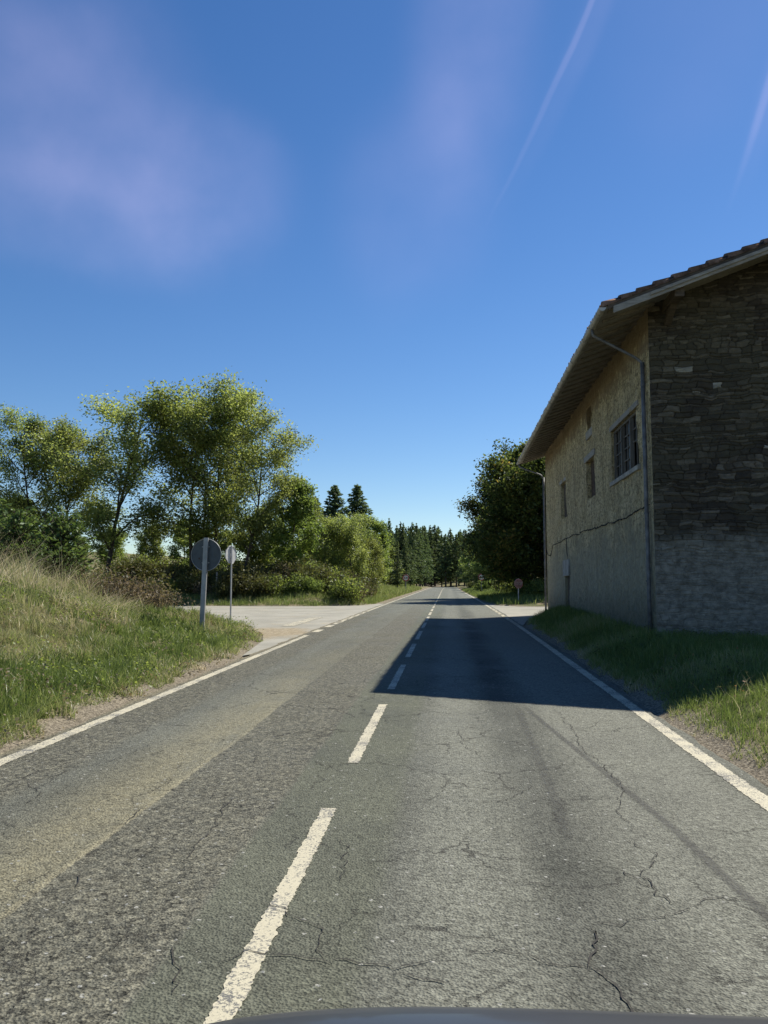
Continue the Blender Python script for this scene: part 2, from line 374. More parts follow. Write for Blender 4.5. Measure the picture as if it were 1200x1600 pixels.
def mat_side():
    m, nt, out = newmat('pale_bleached_asphalt'); N = NT(nt); p = N.pos(); x, y, z = N.xyz(p)
    n = N.noise(p, .5, 6, .65); f = N.noise(p, 60, 3, .7)
    c = N.mix(N.mapr(n, .3, .7), (.26, .252, .21), (.37, .355, .30))
    c = N.mix(N.mapr(N.noise(p, 1.1, 5, .7), .55, .72, 0, .7), c, (.36, .30, .19))
    dx = N.math('ADD', x, 5.6); dy = N.math('SUBTRACT', y, 25.2); dd = N.math('ADD', N.math('MULTIPLY', dx, dx), N.math('MULTIPLY', N.math('MULTIPLY', dy, dy), .22))
    dirt = N.mapr(N.math('ADD', dd, N.math('MULTIPLY', N.noise(p, 1.4, 5, .7), 5.)), 3.2, 5.0, 1, 0)
    c = N.mix(dirt, c, N.mix(N.mapr(N.noise(p, 9, 5, .7), .35, .65), (.20, .155, .09), (.38, .33, .23)))
    c = N.mix(N.mapr(f, .3, .7), c, N.mix(1, c, (.72, .72, .72), 'MULTIPLY'))
    b = N.pbsdf(c, .85, 0, N.bump(f, .4, .01), .2); nt.links.new(b.outputs[0], out.inputs[0]); return m

def mat_paint(name='worn_road_paint', wear=.75, col=(.52, .48, .35)):
    m, nt, out = newmat(name); N = NT(nt); p = N.pos()
    n = N.noise(p, 55, 5, .8, .2); n2 = N.noise(p, 2.5, 4, .6)
    f = N.mapr(N.math('ADD', n, N.math('MULTIPLY', N.math('SUBTRACT', n2, .5), .5)), .62 - wear * .14, .66 - wear * .14, 1, 0)
    c = N.mix(N.mapr(n2, .3, .7), [k * .86 for k in col], col)
    c = N.mix(N.mapr(N.noise(p, 120, 2, .6), .35, .65, 0, .25), c, (.3, .28, .22))
    c = N.mix(f, (.12, .12, .112), c)
    b = N.pbsdf(c, .7, 0, N.bump(n, .4, .006), .2); nt.links.new(b.outputs[0], out.inputs[0]); return m

M = {}
M['ground'] = mat_ground(); M['road'] = mat_road(); M['side'] = mat_side()
M['paint'] = mat_paint(); M['paint_worn'] = mat_paint('faded_road_paint', .8, (.50, .46, .34))
M['crack'] = m_simple('crack_filling', (.034, .032, .028), .95, var=.3)
M['bark'] = m_simple('bark', (.055, .045, .035), .9, var=.4, sc=9, bump=.6, bsc=25)
M['bark_pale'] = m_simple('pale_bark', (.13, .12, .10), .9, var=.4, sc=7, bump=.5, bsc=25)

# ------------------------------------------------------------------ ground sheet
def axis(*spans):
    out = []
    for a, b, s in spans: out += list(np.arange(a, b, s))
    return np.array(sorted(set(np.round(out, 3))))
gx = axis((-700, -120, 40), (-120, -40, 8), (-40, -18, 1.5), (-18, -12, .5), (-12, -3.9, .16), (-3.9, 2.3, .9), (2.3, 5.5, .14), (5.5, 12, .6), (12, 40, 3), (40, 120, 10), (120, 741, 40))
gy = axis((-60, 0, 4), (0, 4, .8), (4, 42, .28), (42, 62, .4), (62, 130, 2), (130, 420, 6), (420, 1000, 30), (1000, 2600, 200))
GX, GY = np.meshgrid(gx, gy)
GZ = gz(GX, GY)
za, zb, zc, zd = zones(GX, GY)
edge = np.clip(np.maximum(np.maximum(za, zb), np.maximum(zc, zd)), -1, 3)
nx, ny = len(gx), len(gy)
idx = np.arange(nx * ny).reshape(ny, nx)
Fg = np.stack([idx[:-1, :-1], idx[:-1, 1:], idx[1:, 1:], idx[1:, :-1]], -1).reshape(-1, 4)
me = mesh_np('ground', np.stack([GX, GY, GZ], -1).reshape(-1, 3), Fg, M['ground'], {'edge': ('POINT', edge.ravel())}, smooth=True)
tag(obj('ground', me), kind='structure')

def strip(name, x0f, x1f, ys, dz, mat, nxs=2):
    ys = np.asarray(ys, float); c = cxr(ys); z = zr(ys) + dz
    V = []
    for k in range(nxs):
        t = k / (nxs - 1); V.append(np.stack([x0f * (1 - t) + x1f * t + c, ys, z], -1))
    V = np.stack(V, 1).reshape(-1, 3); i = np.arange(len(ys) * nxs).reshape(len(ys), nxs)
    F = np.stack([i[:-1, :-1], i[:-1, 1:], i[1:, 1:], i[1:, :-1]], -1).reshape(-1, 4)
    return mesh_np(name, V, F, mat)
rys = axis((-30, 0, 5), (0, 130, 1), (130, 431, 3))
# ragged outer edge of the asphalt
rngR = np.random.default_rng(4)
ee = np.arange(-30, 430, .12)
wob = (fbm(ee * 1.4, ee * 0, 31, 4) - .5) * .16
L = np.stack([-4.36 + wob + cxr(ee), ee, zr(ee)], -1); Rr = np.stack([2.55 + (fbm(ee * 1.4, ee * 0 + 7, 41, 4) - .5) * .16 + cxr(ee), ee, zr(ee)], -1)
V = np.stack([L, Rr], 1).reshape(-1, 3); i = np.arange(len(V)).reshape(-1, 2)
F = np.stack([i[:-1, 0], i[:-1, 1], i[1:, 1], i[1:, 0]], -1)
tag(obj('road', mesh_np('road', V, F, M['road'])), kind='structure')

# side roads: left and right arms of the crossing
def side(name, near, far, xs, dz):
    """near/far: y as function of x (in road coordinates)"""
    V = []; nn = 14
    for x in xs:
        a, b = near(x), far(x)
        for k in range(nn):
            y = a + (b - a) * k / (nn - 1); V.append((x + cxr(y), y, zr(y) + dz))
    i = np.arange(len(V)).reshape(-1, nn); F = np.stack([i[:-1, :-1], i[1:, :-1], i[1:, 1:], i[:-1, 1:]], -1).reshape(-1, 4)
    me = mesh_np(name, V, F, M['side']); return tag(obj(name, me), kind='structure')
bx, by = BANK[::-1, 0], BANK[::-1, 1]; fxl, fyl = FARL[:, 0], FARL[:, 1]
nearL = lambda x: float(np.interp(x, bx, by)) - .35 if x < -4.47 else 18.5
farL = lambda x: float(np.interp(x, FARL[:6, 0], FARL[:6, 1])) + .3
xsL = np.concatenate([np.arange(-120, -14, 4), np.arange(-14, -4.33, .25), [-4.33]])
side('side_road', nearL, farL, xsL, -.006)
hx, hy = HOUSE[:, 0], HOUSE[:, 1]; fr = FARR[:6][::-1]
nearR = lambda x: float(np.interp(x, hx[2:], hy[2:])) - .35 if x > 2.65 else 30.
farR = lambda x: float(np.interp(x, fr[:, 0], fr[:, 1])) + .3 if x > 2.5 else 59
xsR = np.concatenate([[2.5, 2.6, 2.76], np.arange(3, 14, .3), np.arange(14, 120, 4)])
side('side_road', nearR, farR, xsR, -.006)

# painted markings
def marking(x0, x1, y0, y1, mat='paint', dz=.004, rag=.012, seed=0):
    ys = np.arange(y0, y1 + .001, max(.015, (y1 - y0) / 2000 if y1 - y0 > 60 else .015)); ys = np.append(ys[ys < y1 - .01], y1)
    if y1 - y0 > 60: ys = np.concatenate([np.arange(y0, 30, .02), np.arange(30, 60, .06), np.arange(max(y0, 60), y1, 1.0), [y1]]); ys = np.unique(ys)
    w = lambda s: (vnoise(ys * 19, ys * 0 + s, seed + 50) - .5) * .9 * rag + (vnoise(ys * 60, ys * 0 + s, seed + 9) - .5) * .9 * rag
    V = np.stack([np.stack([x0 + w(1) + cxr(ys), ys, zr(ys) + dz], -1), np.stack([x1 + w(5) + cxr(ys), ys, zr(ys) + dz], -1)], 1).reshape(-1, 3)
    i = np.arange(len(V)).reshape(-1, 2); F = np.stack([i[:-1, 0], i[:-1, 1], i[1:, 1], i[1:, 0]], -1)
    o = obj('road_marking', mesh_np('road_marking', V, F, M[mat])); tag(o, kind='structure'); return o
EW = .075
marking(RL - EW, RL + EW, -2, 24.2, rag=.016)
y = 25.6
while y < 42: marking(RL - .11, RL + .11, y, y + 1.25, rag=.02, seed=int(y)); y += 2.6
marking(RL - EW, RL + EW, 44.5, 330)
marking(RR - EW, RR + EW, -2, 31.5, rag=.016, seed=3)
y = 33.
while y < 48: marking(RR - .1, RR + .1, y, y + 1.1, seed=int(y)); y += 2.6
marking(RR - EW, RR + EW, 50.5, 330)
cx0 = -.90
# centre dashes 3.5 m with 1.5 m gaps
y = 2.78
k = 0
while y < 300:
    if y + 3.5 < 62: marking(cx0 - .055, cx0 + .055, y, y + 3.5, rag=.016, seed=k + 11)
    else: marking(cx0 - .06, cx0 + .06, y, y + 3.6, rag=0, seed=1)
    y += 5.0; k += 1
marking(-5.85, -5.4, 28.8, 35.6, 'paint_worn', .004, .04, 5)
def free_mark(p, q, w):
    p = Vector((*p, 0)); q = Vector((*q, 0)); d = (q - p).normalized(); n = Vector((-d.y, d.x, 0)); V = []; m = 40
    for i in range(m + 1):
        c = p + (q - p) * i / m
        for s in (-1, 1):
            v = c + n * s * w * (1 + .3 * math.sin(i * 1.7 + s)); V.append((v.x, v.y, float(zr(v.y)) + .002))
    i = np.arange(len(V)).reshape(-1, 2); F = np.stack([i[:-1, 0], i[1:, 0], i[1:, 1], i[:-1, 1]], -1)
    return tag(obj('road_marking', mesh_np('road_marking', V, F, M['paint_worn'])), kind='structure')
free_mark((-6.6, 39.4), (-11.5, 40.5), .07); free_mark((-12.5, 40.7), (-19., 42.), .07)

# cracks in the asphalt: narrow ragged dark gaps
def crack_strip(pts, w, seed):
    rng = random.Random(seed); P = []
    for (a, b) in zip(pts[:-1], pts[1:]):
        L = math.hypot(b[0] - a[0], b[1] - a[1]); n = max(2, int(L / .035))
        for i in range(n): P.append((a[0] + (b[0] - a[0]) * i / n, a[1] + (b[1] - a[1]) * i / n))
    P.append(pts[-1]); V = []; jx = jy = 0
    for i, (x, y) in enumerate(P):
        jx = jx * .75 + rng.gauss(0, .012); jy = jy * .75 + rng.gauss(0, .016)
        j = P[min(i + 1, len(P) - 1)]; h = P[max(i - 1, 0)]; dx, dy = j[0] - h[0], j[1] - h[1]; L = math.hypot(dx, dy) or 1
        t = i / (len(P) - 1); ww = w * (.35 + .9 * rng.random()) * min(1, 6 * t + .2, 6 * (1 - t) + .2)
        V.append((x + jx - dy / L * ww, y + jy + dx / L * ww)); V.append((x + jx + dy / L * ww, y + jy - dx / L * ww))
    return [(a, b, float(zr(b)) + .0075) for a, b in V]
def px_ground(px, py, plane=0):
    """photo measurement -> point on the near road plane"""
    dy = py - 900.; Y = 2230 / dy; a = math.atan((px - 600) / 1300) - R(4.5); return (math.tan(a) * Y, Y)
CR = [([(870,1105),(905,1160),(935,1190),(965,1210),(952,1245),(985,1285)], .006),
      ([(1010,1315),(990,1342),(1008,1365),(1052,1388)], .009), ([(1052,1388),(1000,1405),(915,1418)], .006), ([(915,1418),(914,1462),(905,1472)], .012),
      ([(905,1472),(935,1500),(965,1525),(992,1572)], .011), ([(905,1472),(830,1468),(770,1458),(705,1466)], .006), ([(705,1466),(620,1480),(540,1478),(395,1472),(340,1488)], .004),
      ([(1052,1388),(1110,1372),(1198,1378)], .005), ([(1008,1365),(950,1335)], .004), ([(714,1135),(725,1160),(745,1172)], .005), ([(735,1245),(775,1240),(830,1215),(885,1212)], .003),
      ([(535,1300),(540,1330),(530,1365)], .005), ([(440,1408),(490,1430),(500,1475)], .004), ([(415,1400),(455,1412)], .005), ([(490,1183),(530,1200),(560,1200)], .004),
      ([(365,1242),(340,1290),(300,1340)], .004), ([(15,1235),(60,1225),(120,1205)], .008), ([(60,1225),(72,1250),(50,1262)], .008), ([(120,1205),(180,1190),(250,1160)], .006),
      ([(745,1350),(800,1358),(870,1362)], .003), ([(620,1490),(660,1500),(690,1508)], .005), ([(280,1468),(290,1500),(282,1540)], .004),
      ([(960,1290),(985,1300),(1010,1315)], .004), ([(1110,1560),(1160,1575),(1199,1570)], .005), ([(0,1330),(40,1335),(75,1320)], .004), ([(150,1300),(210,1285),(240,1255)], .004)]
V = []; F = []
for k, (pp, w) in enumerate(CR):
    v = crack_strip([px_ground(*q) for q in pp], max(w * .45, .0036), k); n = len(V); V += v
    F += [(n + 2 * i, n + 2 * i + 1, n + 2 * i + 3, n + 2 * i + 2) for i in range(len(v) // 2 - 1)]
rr = random.Random(77)
for k in range(46):                                   # short crazing in the coarse outer strip
    x = rr.uniform(-4.0, -3.3) if k < 34 else rr.uniform(-2.2, -1.4); y = rr.uniform(4.5, 15); a = rr.uniform(0, 6.28); L = rr.uniform(.12, .45)
    pts = [(x, y)]
    for j in range(3): a += rr.uniform(-.9, .9); pts.append((pts[-1][0] + math.cos(a) * L / 3, pts[-1][1] + math.sin(a) * L / 3))
    v = crack_strip(pts, .0035, 200 + k); n = len(V); V += v
    F += [(n + 2 * i, n + 2 * i + 1, n + 2 * i + 3, n + 2 * i + 2) for i in range(len(v) // 2 - 1)]
tag(obj('road_cracks', mesh_np('road_cracks', V, np.array(F), M['crack'])), kind='structure')
# tyre skid marks
def mat_skid():
    m, nt, out = newmat('tyre_rubber_on_asphalt'); N = NT(nt); p = N.pos(); e = N.attr('across')
    n = N.noise(p, 60, 4, .7); f = N.math('MULTIPLY', N.mapr(e, 0, .75, 0, 1, False), N.mapr(n, .25, .6, .35, 1))
    d = N.pbsdf((.035, .036, .036), .7, 0, N.bump(n, .4, .01), .3); t = N.n('ShaderNodeBsdfTransparent'); x = N.n('ShaderNodeMixShader')
    N.set(x.inputs[0], N.math('MULTIPLY', f, .62)); nt.links.new(t.outputs[0], x.inputs[1]); nt.links.new(d.outputs[0], x.inputs[2]); nt.links.new(x.outputs[0], out.inputs[0]); return m
M['skid'] = mat_skid()
def skid(pts, w, k=.8):
    V = []; A = []
    P = [px_ground(*q) for q in pts]; Q = []
    for a, b in zip(P[:-1], P[1:]):
        for i in range(20): Q.append((a[0] + (b[0] - a[0]) * i / 20, a[1] + (b[1] - a[1]) * i / 20))
    Q.append(P[-1]); m = len(Q)
    for i, (x, y) in enumerate(Q):
        e = min(1, i / 6, (m - 1 - i) / 6)
        for s, a in ((-1, 0), (-.4, 1), (.4, 1), (1, 0)): V.append((x + s * w, y, float(zr(y)) + .0035)); A.append(a * e * k * .62)
    i = np.arange(len(V)).reshape(-1, 4); F = np.stack([i[:-1, :-1], i[1:, :-1], i[1:, 1:], i[:-1, 1:]], -1).reshape(-1, 4)
    tag(obj('skid_mark', mesh_np('skid_mark', V, F, M['skid'], {'across': ('POINT', A)})), kind='structure')
skid([(812, 1096), (905, 1170), (1040, 1275), (1260, 1470)], .045)
skid([(803, 1096), (830, 1160), (862, 1240), (880, 1300)], .06, .45)

# ------------------------------------------------------------------ grass
def blades(n_pts, hmin, hmax, w, lean, rng, x, y, tint, seg=3, wind=(.25, .1), zoff=0., z=None):
    n = len(x); h = hmin + (hmax - hmin) * rng.random(n) ** 1.5; a = rng.random(n) * 2 * np.pi
    ln = lean * (.3 + rng.random(n)); lx = np.cos(a) * ln + wind[0] * rng.random(n); ly = np.sin(a) * ln + wind[1] * rng.random(n)
    if TUF is not None and len(TUF[0]) == n: lx = lx * .45 + TUF[0] * lean * .38; ly = ly * .45 + TUF[1] * lean * .38
    if z is None: z = gz(x, y) - .02 + zoff
    b = rng.random(n) * np.pi; wx = np.cos(b); wy = np.sin(b); ww = w * (.6 + .8 * rng.random(n))
    V = np.zeros((n, (seg + 1) * 2, 3), np.float32)
    for k in range(seg + 1):
        t = k / seg; q = t * t; zz = z + h * (t - .35 * q * np.minimum(1, np.hypot(lx, ly))); wk = ww * (1 - t) ** .7 + ww * .06
        for s in (0, 1):
            sg = -1 if s == 0 else 1
            V[:, 2 * k + s, 0] = x + lx * h * q + sg * wx * wk; V[:, 2 * k + s, 1] = y + ly * h * q + sg * wy * wk; V[:, 2 * k + s, 2] = zz
    base = (np.arange(n) * (seg + 1) * 2)[:, None]; F = []
    for k in range(seg): F.append(base + np.array([[2 * k, 2 * k + 1, 2 * k + 3, 2 * k + 2]]))
    F = np.stack(F, 1).reshape(-1, 4); return V.reshape(-1, 3), F, np.repeat(tint, seg)
def mat_grass(name='grass_blades', stops=None, trans=.5):
    m, nt, out = newmat(name); N = NT(nt); t = N.attr('tint')
    c = N.ramp(t, stops or [(0, (.055, .085, .018)), (.32, (.15, .21, .045)), (.58, (.26, .30, .095)), (.78, (.38, .34, .18)), (1, (.58, .50, .34))])
    d = N.n('ShaderNodeBsdfDiffuse'); N.set(d.inputs[0], c); tr = N.n('ShaderNodeBsdfTranslucent'); N.set(tr.inputs[0], c)
    a = N.n('ShaderNodeMixShader'); a.inputs[0].default_value = trans; nt.links.new(d.outputs[0], a.inputs[1]); nt.links.new(tr.outputs[0], a.inputs[2])
    g = N.n('ShaderNodeBsdfGlossy'); g.inputs['Roughness'].default_value = .4
    b = N.n('ShaderNodeMixShader'); b.inputs[0].default_value = .03; nt.links.new(a.outputs[0], b.inputs[1]); nt.links.new(g.outputs[0], b.inputs[2])
    nt.links.new(b.outputs[0], out.inputs[0]); return m
M['grass'] = mat_grass()
rng = np.random.default_rng(12)
TUF = None
def cat(parts):
    V = []; F = []; T = []; n = 0
    for v, f, t in parts: V.append(v); F.append(f + n); T.append(t); n += len(v)
    return np.concatenate(V), np.concatenate(F), np.concatenate(T)
def tufted(n, x0, x1, y0, y1, cond, per=20, rad=.075):
    m = n // per; cx = x0 + (x1 - x0) * rng.random(m); cy = y0 + (y1 - y0) * rng.random(m)
    global TUF
    x = np.repeat(cx, per) + rng.normal(0, rad, m * per); y = np.repeat(cy, per) + rng.normal(0, rad, m * per); tt = np.repeat(rng.random(m), per)
    k = cond(x, y); TUF = ((x - np.repeat(cx, per))[k] / rad, (y - np.repeat(cy, per))[k] / rad); return x[k], y[k], tt[k]
def dryness(x, y): return fbm(x * .55, y * .55, 21, 4)
def left_bank_grass():
    parts = []
    for (y0, y1, n, w, h0, h1) in ((3.5, 9.5, 120000, .0048, .08, .34), (9.5, 17, 120000, .006, .10, .40), (17, 36, 95000, .009, .12, .46)):
        x, y, tt = tufted(n, -17 if y0 > 9 else -12, -4.5, y0, y1, lambda x, y: zones(x, y)[0] > .0 + .85 * fbm(x * 2, y * 2, 5)**2.2)
        d = dryness(x, y); a = zones(x, y)[0]
        edge = sstep(.9, .2, a) * .32; crest = sstep(6.5, 9, a) * .22
        t = np.clip(.16 + .42 * sstep(.48, .72, d + (tt - .5) * .2) + (rng.random(len(x)) - .5) * .36 + (tt - .5) * .26 + .10 + edge + crest, 0, 1)
        hh = .25 + 1.5 * np.clip(fbm(x * 1.7, y * 1.7, 61) - .1, 0, 1)
        v, f, q = blades(0, h0, h1, w, .75, rng, x, y, t)
        z0 = np.repeat(gz(x, y), 8); v[:, 2] = z0 + (v[:, 2] - z0) * np.repeat(hh * (.5 + .5 * sstep(.0, .9, a)), 8)
        parts.append((v, f, q))
    return cat(parts)
V, F, T = left_bank_grass()
o = obj('grass', mesh_np('grass', V, F, M['grass'], {'tint': ('FACE', T)})); tag(o, 'long rough green grass with dry patches on the left roadside bank', 'grass', kind='stuff')

def leaf_cards(P, size, rng, aspect=.55, up=.5, dirs=None):
    n = len(P); nrm = rng.normal(0, 1, (n, 3)); nrm[:, 2] = np.abs(nrm[:, 2]) + up; nrm /= np.linalg.norm(nrm, axis=1, keepdims=True)
    a = rng.normal(0, 1, (n, 3)) if dirs is None else dirs + rng.normal(0, .35, (n, 3)); a -= nrm * np.sum(a * nrm, 1, keepdims=True); a /= np.maximum(np.linalg.norm(a, axis=1, keepdims=True), 1e-6); b = np.cross(nrm, a)
    s = size * (.55 + .9 * rng.random((n, 1)))
    V = np.stack([P - a * s * .5, P + b * s * aspect * .5 + a * s * .05, P + a * s * .5, P - b * s * aspect * .5 + a * s * .05], 1).reshape(-1, 3)
    F = np.arange(4 * n).reshape(n, 4); return V, F

def weeds(n, x0, x1, y0, y1, cond, size, hgt, name, label, mat):
    m = n // 26; cx = x0 + (x1 - x0) * rng.random(m); cy = y0 + (y1 - y0) * rng.random(m); k = cond(cx, cy); cx, cy = cx[k], cy[k]; m = len(cx)
    r = .10 + .22 * rng.random(m); hh = hgt * (.3 + rng.random(m)); x = np.repeat(cx, 26) + rng.normal(0, 1, m * 26) * np.repeat(r, 26) * .6; y = np.repeat(cy, 26) + rng.normal(0, 1, m * 26) * np.repeat(r, 26) * .6
    P = np.stack([x, y, gz(x, y) + np.repeat(hh, 26) * rng.random(m * 26) + .02], -1); V, F = leaf_cards(P, size, rng, aspect=.6, up=.6)
    t = np.clip(np.repeat(rng.random(m), 26) * .6 + rng.random(m * 26) * .5, 0, 1)
    o = obj(name, mesh_np(name, V, F, mat, {'tint': ('FACE', t)})); tag(o, label, 'weeds', kind='stuff')
def dry_crest():
    x, y, tt = tufted(90000, -24, -7.0, 9, 34, lambda x, y: (zones(x, y)[0] > 6.0 + 2.6 * fbm(x * .8, y * .8, 72)) & (fbm(x * .9, y * .9, 71) > .42) & (y < 33 + .4 * x + 10) & (x < -7.2), per=22, rad=.18)
    TUF1 = TUF
    x2, y2, tt2 = tufted(42000, -16, -6.0, 19, 33, lambda x, y: (zones(x, y)[0] > 3.0) & (fbm(x * 1.1, y * 1.1, 73) > .54), per=22, rad=.18)
    TU = (np.concatenate([TUF1[0], TUF[0]]), np.concatenate([TUF1[1], TUF[1]])); x = np.concatenate([x, x2]); y = np.concatenate([y, y2]); tt = np.concatenate([tt, tt2]); globals()['TUF'] = TU
    t = np.clip(.80 + (rng.random(len(x)) - .5) * .5 + (tt - .5) * .4, .3, 1)
    v, f, q = blades(0, .3, 1.55, .0065, 1.1, rng, x, y, t, wind=(.6, .1))
    z0 = np.repeat(gz(x, y), 8); v[:, 2] = z0 + (v[:, 2] - z0) * np.repeat(.42 + 1.1 * sstep(.35, .7, fbm(x * 1.1, y * 1.1, 33)) * sstep(3.0, 7.5, zones(x, y)[0]), 8)
    return v, f, q
V, F, T = dry_crest()
o = obj('dry_grass', mesh_np('dry_grass', V, F, M['grass'], {'tint': ('FACE', T)})); tag(o, 'tall straw coloured dead grass along the top of the left bank', 'dry grass', kind='stuff')

def right_grass():
    parts = []
    for (y0, y1, n, w, h0, h1) in ((4, 12.5, 90000, .0040, .05, .19), (12.5, 20, 42000, .006, .07, .26), (20, 41, 42000, .008, .08, .34)):
        x, y, tt = tufted(n, 2.6, 8.5 if y0 < 12 else 6.5, y0, y1, lambda x, y: (zones(x, y)[2] > .04 + .45 * fbm(x * 2, y * 2, 15)**1.5) & ~((x > 4.5) & (y > 18.4 - .1 * (x - 4.45))))
        c = zones(x, y)[2]
        t = np.clip(.30 + (rng.random(len(x)) - .5) * .36 + (tt - .5) * .25 + .35 * sstep(.5, .1, c) + .25 * sstep(.55, .75, dryness(x, y)), 0, 1)
        v, f, q = blades(0, h0, h1, w, .7, rng, x, y, t, wind=(-.1, -.1))
        z0 = np.repeat(gz(x, y), 8); v[:, 2] = z0 + (v[:, 2] - z0) * np.repeat((.45 + .65 * sstep(.0, .6, c)), 8)
        parts.append((v, f, q))
    # seed stalks
    x, y, tt = tufted(300, 3.2, 6.5, 8, 14, lambda x, y: zones(x, y)[2] > .6, per=3, rad=.2)
    parts.append(blades(0, .25, .45, .0025, .8, rng, x, y, np.clip(.6 + .4 * rng.random(len(x)), 0, 1)))
    return cat(parts)
V, F, T = right_grass()
o = obj('grass', mesh_np('grass', V, F, M['grass'], {'tint': ('FACE', T)})); tag(o, 'green verge grass between the right edge line and the stone house', 'grass', kind='stuff')

def far_grass():
    parts = []
    x, y, tt = tufted(60000, -22, -4.7, 50, 75, lambda x, y: zones(x, y)[1] > .2, per=12, rad=.18)
    t = np.clip(.42 + (rng.random(len(x)) - .5) * .4 + .25 * (dryness(x, y) - .4) + (tt - .5) * .2, 0, 1)
    parts.append(blades(0, .12, .5, .014, .7, rng, x, y, t, seg=3))
    x, y, tt = tufted(60000, -16, -4.9, 75, 170, lambda x, y: zones(x, y)[1] > .2, per=12, rad=.3)
    t = np.clip(.50 + (rng.random(len(x)) - .5) * .35 + (tt - .5) * .2, 0, 1)
    parts.append(blades(0, .25, .7, .03, .6, rng, x, y, t, seg=3))
    x, y, tt = tufted(26000, 2.2, 9, 52, 150, lambda x, y: zones(x, y)[3] > .2, per=12, rad=.25)
    t = np.clip(.36 + (rng.random(len(x)) - .5) * .35 + (tt - .5) * .2, 0, 1)
    parts.append(blades(0, .15, .5, .02, .6, rng, x, y, t, seg=3))
    return cat(parts)
V, F, T = far_grass()
o = obj('grass', mesh_np('grass', V, F, M['grass'], {'tint': ('FACE', T)})); tag(o, 'sunlit weedy grass on the verges beyond the crossing', 'grass', kind='stuff')

# ------------------------------------------------------------------ house
exec_house = True
def mat_plaster():
    m, nt, out = newmat('rough_ochre_render'); N = NT(nt); p = N.pos(); x, y, z = N.xyz(p)
    n = N.noise(p, 1.1, 6, .65); f = N.noise(N.scale(p, (1, .7, 1)), 7, 6, .8, .5); f2 = N.noise(N.scale(p, (1, .6, 1)), 17, 5, .8); k = N.noise(N.scale(p, (1, 4.2, .30)), 1.9, 6, .65)
    c = N.mix(N.mapr(n, .3, .7), (.50, .41, .23), (.74, .63, .38))
    c = N.mix(N.mapr(k, .44, .62, 0, .62), c, (.25, .205, .14))
    c = N.mix(N.mapr(f, .49, .57, 0, .72), c, (.20, .165, .10))
    c = N.mix(N.mapr(f2, .54, .62, 0, .7), c, (.09, .075, .05))
    c = N.mix(N.mapr(f2, .47, .38, 0, .6), c, (.82, .72, .48))
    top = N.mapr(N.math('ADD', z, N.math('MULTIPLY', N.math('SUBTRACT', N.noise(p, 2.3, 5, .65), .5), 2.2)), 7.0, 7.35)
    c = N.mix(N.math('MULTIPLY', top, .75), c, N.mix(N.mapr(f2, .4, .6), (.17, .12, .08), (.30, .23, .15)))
    low = N.mapr(N.math('ADD', z, N.math('MULTIPLY', N.math('SUBTRACT', n, .5), 2.4)), 2.5, 3.7, 1, 0)  # greyer, paler low band: mild windscreen haze put into the render colour
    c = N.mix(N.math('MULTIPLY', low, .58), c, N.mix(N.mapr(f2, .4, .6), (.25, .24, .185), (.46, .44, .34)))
    damp = N.mapr(N.math('ADD', z, N.math('MULTIPLY', N.math('SUBTRACT', k, .5), 1.6)), .8, 1.9, 1, 0)
    c = N.mix(N.math('MULTIPLY', damp, .6), c, (.09, .095, .07))
    h = N.math('ADD', N.math('MULTIPLY', f, 1.0), N.math('MULTIPLY', N.voro(N.scale(p, (1, 1, .7)), 7), .9)); h = N.math('ADD', h, N.math('MULTIPLY', f2, .5))
    b = N.pbsdf(c, .95, 0, N.bump(h, 1.0, .09), .1); nt.links.new(b.outputs[0], out.inputs[0]); return m
def mat_stone():
    m, nt, out = newmat('dark_slate_rubble'); N = NT(nt); p = N.pos(); x, y, z = N.xyz(p); t = N.attr('stone'); j = N.attr('joint')
    c = N.ramp(t, [(0, (.040, .033, .026)), (.45, (.085, .070, .052)), (.8, (.15, .128, .098)), (.97, (.21, .185, .145)), (1, (.46, .44, .38))])
    n = N.noise(N.scale(p, (1, 1, 4)), 3, 6, .7); c = N.mix(N.mapr(n, .35, .65, .0, .6), c, (.055, .05, .042))
    c = N.mix(N.mapr(N.noise(p, .8, 4, .6), .45, .65, 0, .35), c, (.11, .105, .065))
    haze_band = N.mapr(N.math('ADD', z, N.math('MULTIPLY', N.math('SUBTRACT', N.noise(p, 1.3, 6, .7), .5), 1.3)), 2.5, 3.1, 1, 0)  # pale low band: windscreen reflection veil painted into the stone colour
    c = N.mix(N.math('MULTIPLY', haze_band, N.mapr(N.noise(p, 7, 5, .7), .3, .65, .35, .85)), c, N.mix(N.mapr(N.noise(N.scale(p, (1, 1, 2.5)), 4, 6, .7), .35, .65), (.20, .192, .162), (.34, .328, .28)))
    c = N.mix(j, c, (.025, .022, .018))
    b = N.pbsdf(c, .9, 0, N.bump(N.noise(N.scale(p, (1, 1, 3)), 28, 5, .7), .7, .02), .2); nt.links.new(b.outputs[0], out.inputs[0]); return m
def mat_wood(name, a, b_, rough=.8, axis=(1, 12, 12)):
    m, nt, out = newmat(name); N = NT(nt); p = N.objc()
    g = N.noise(N.scale(p, axis), 2.2, 6, .7, .3); n = N.noise(p, 1.7, 4)
    c = N.mix(N.mapr(g, .3, .7), a, b_); c = N.mix(N.mapr(n, .45, .7, 0, .4), c, [k * .6 for k in a])
    b = N.pbsdf(c, rough, 0, N.bump(g, .5, .01), .2); nt.links.new(b.outputs[0], out.inputs[0]); return m
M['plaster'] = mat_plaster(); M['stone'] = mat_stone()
M['oldwood'] = mat_wood('weathered_grey_timber', (.20, .19, .17), (.36, .345, .31))
M['darkwood'] = mat_wood('dark_old_timber', (.06, .048, .038), (.13, .105, .08))
M['soffit'] = mat_wood('weathered_boards', (.22, .20, .17), (.38, .35, .30), axis=(1, 14, 14))
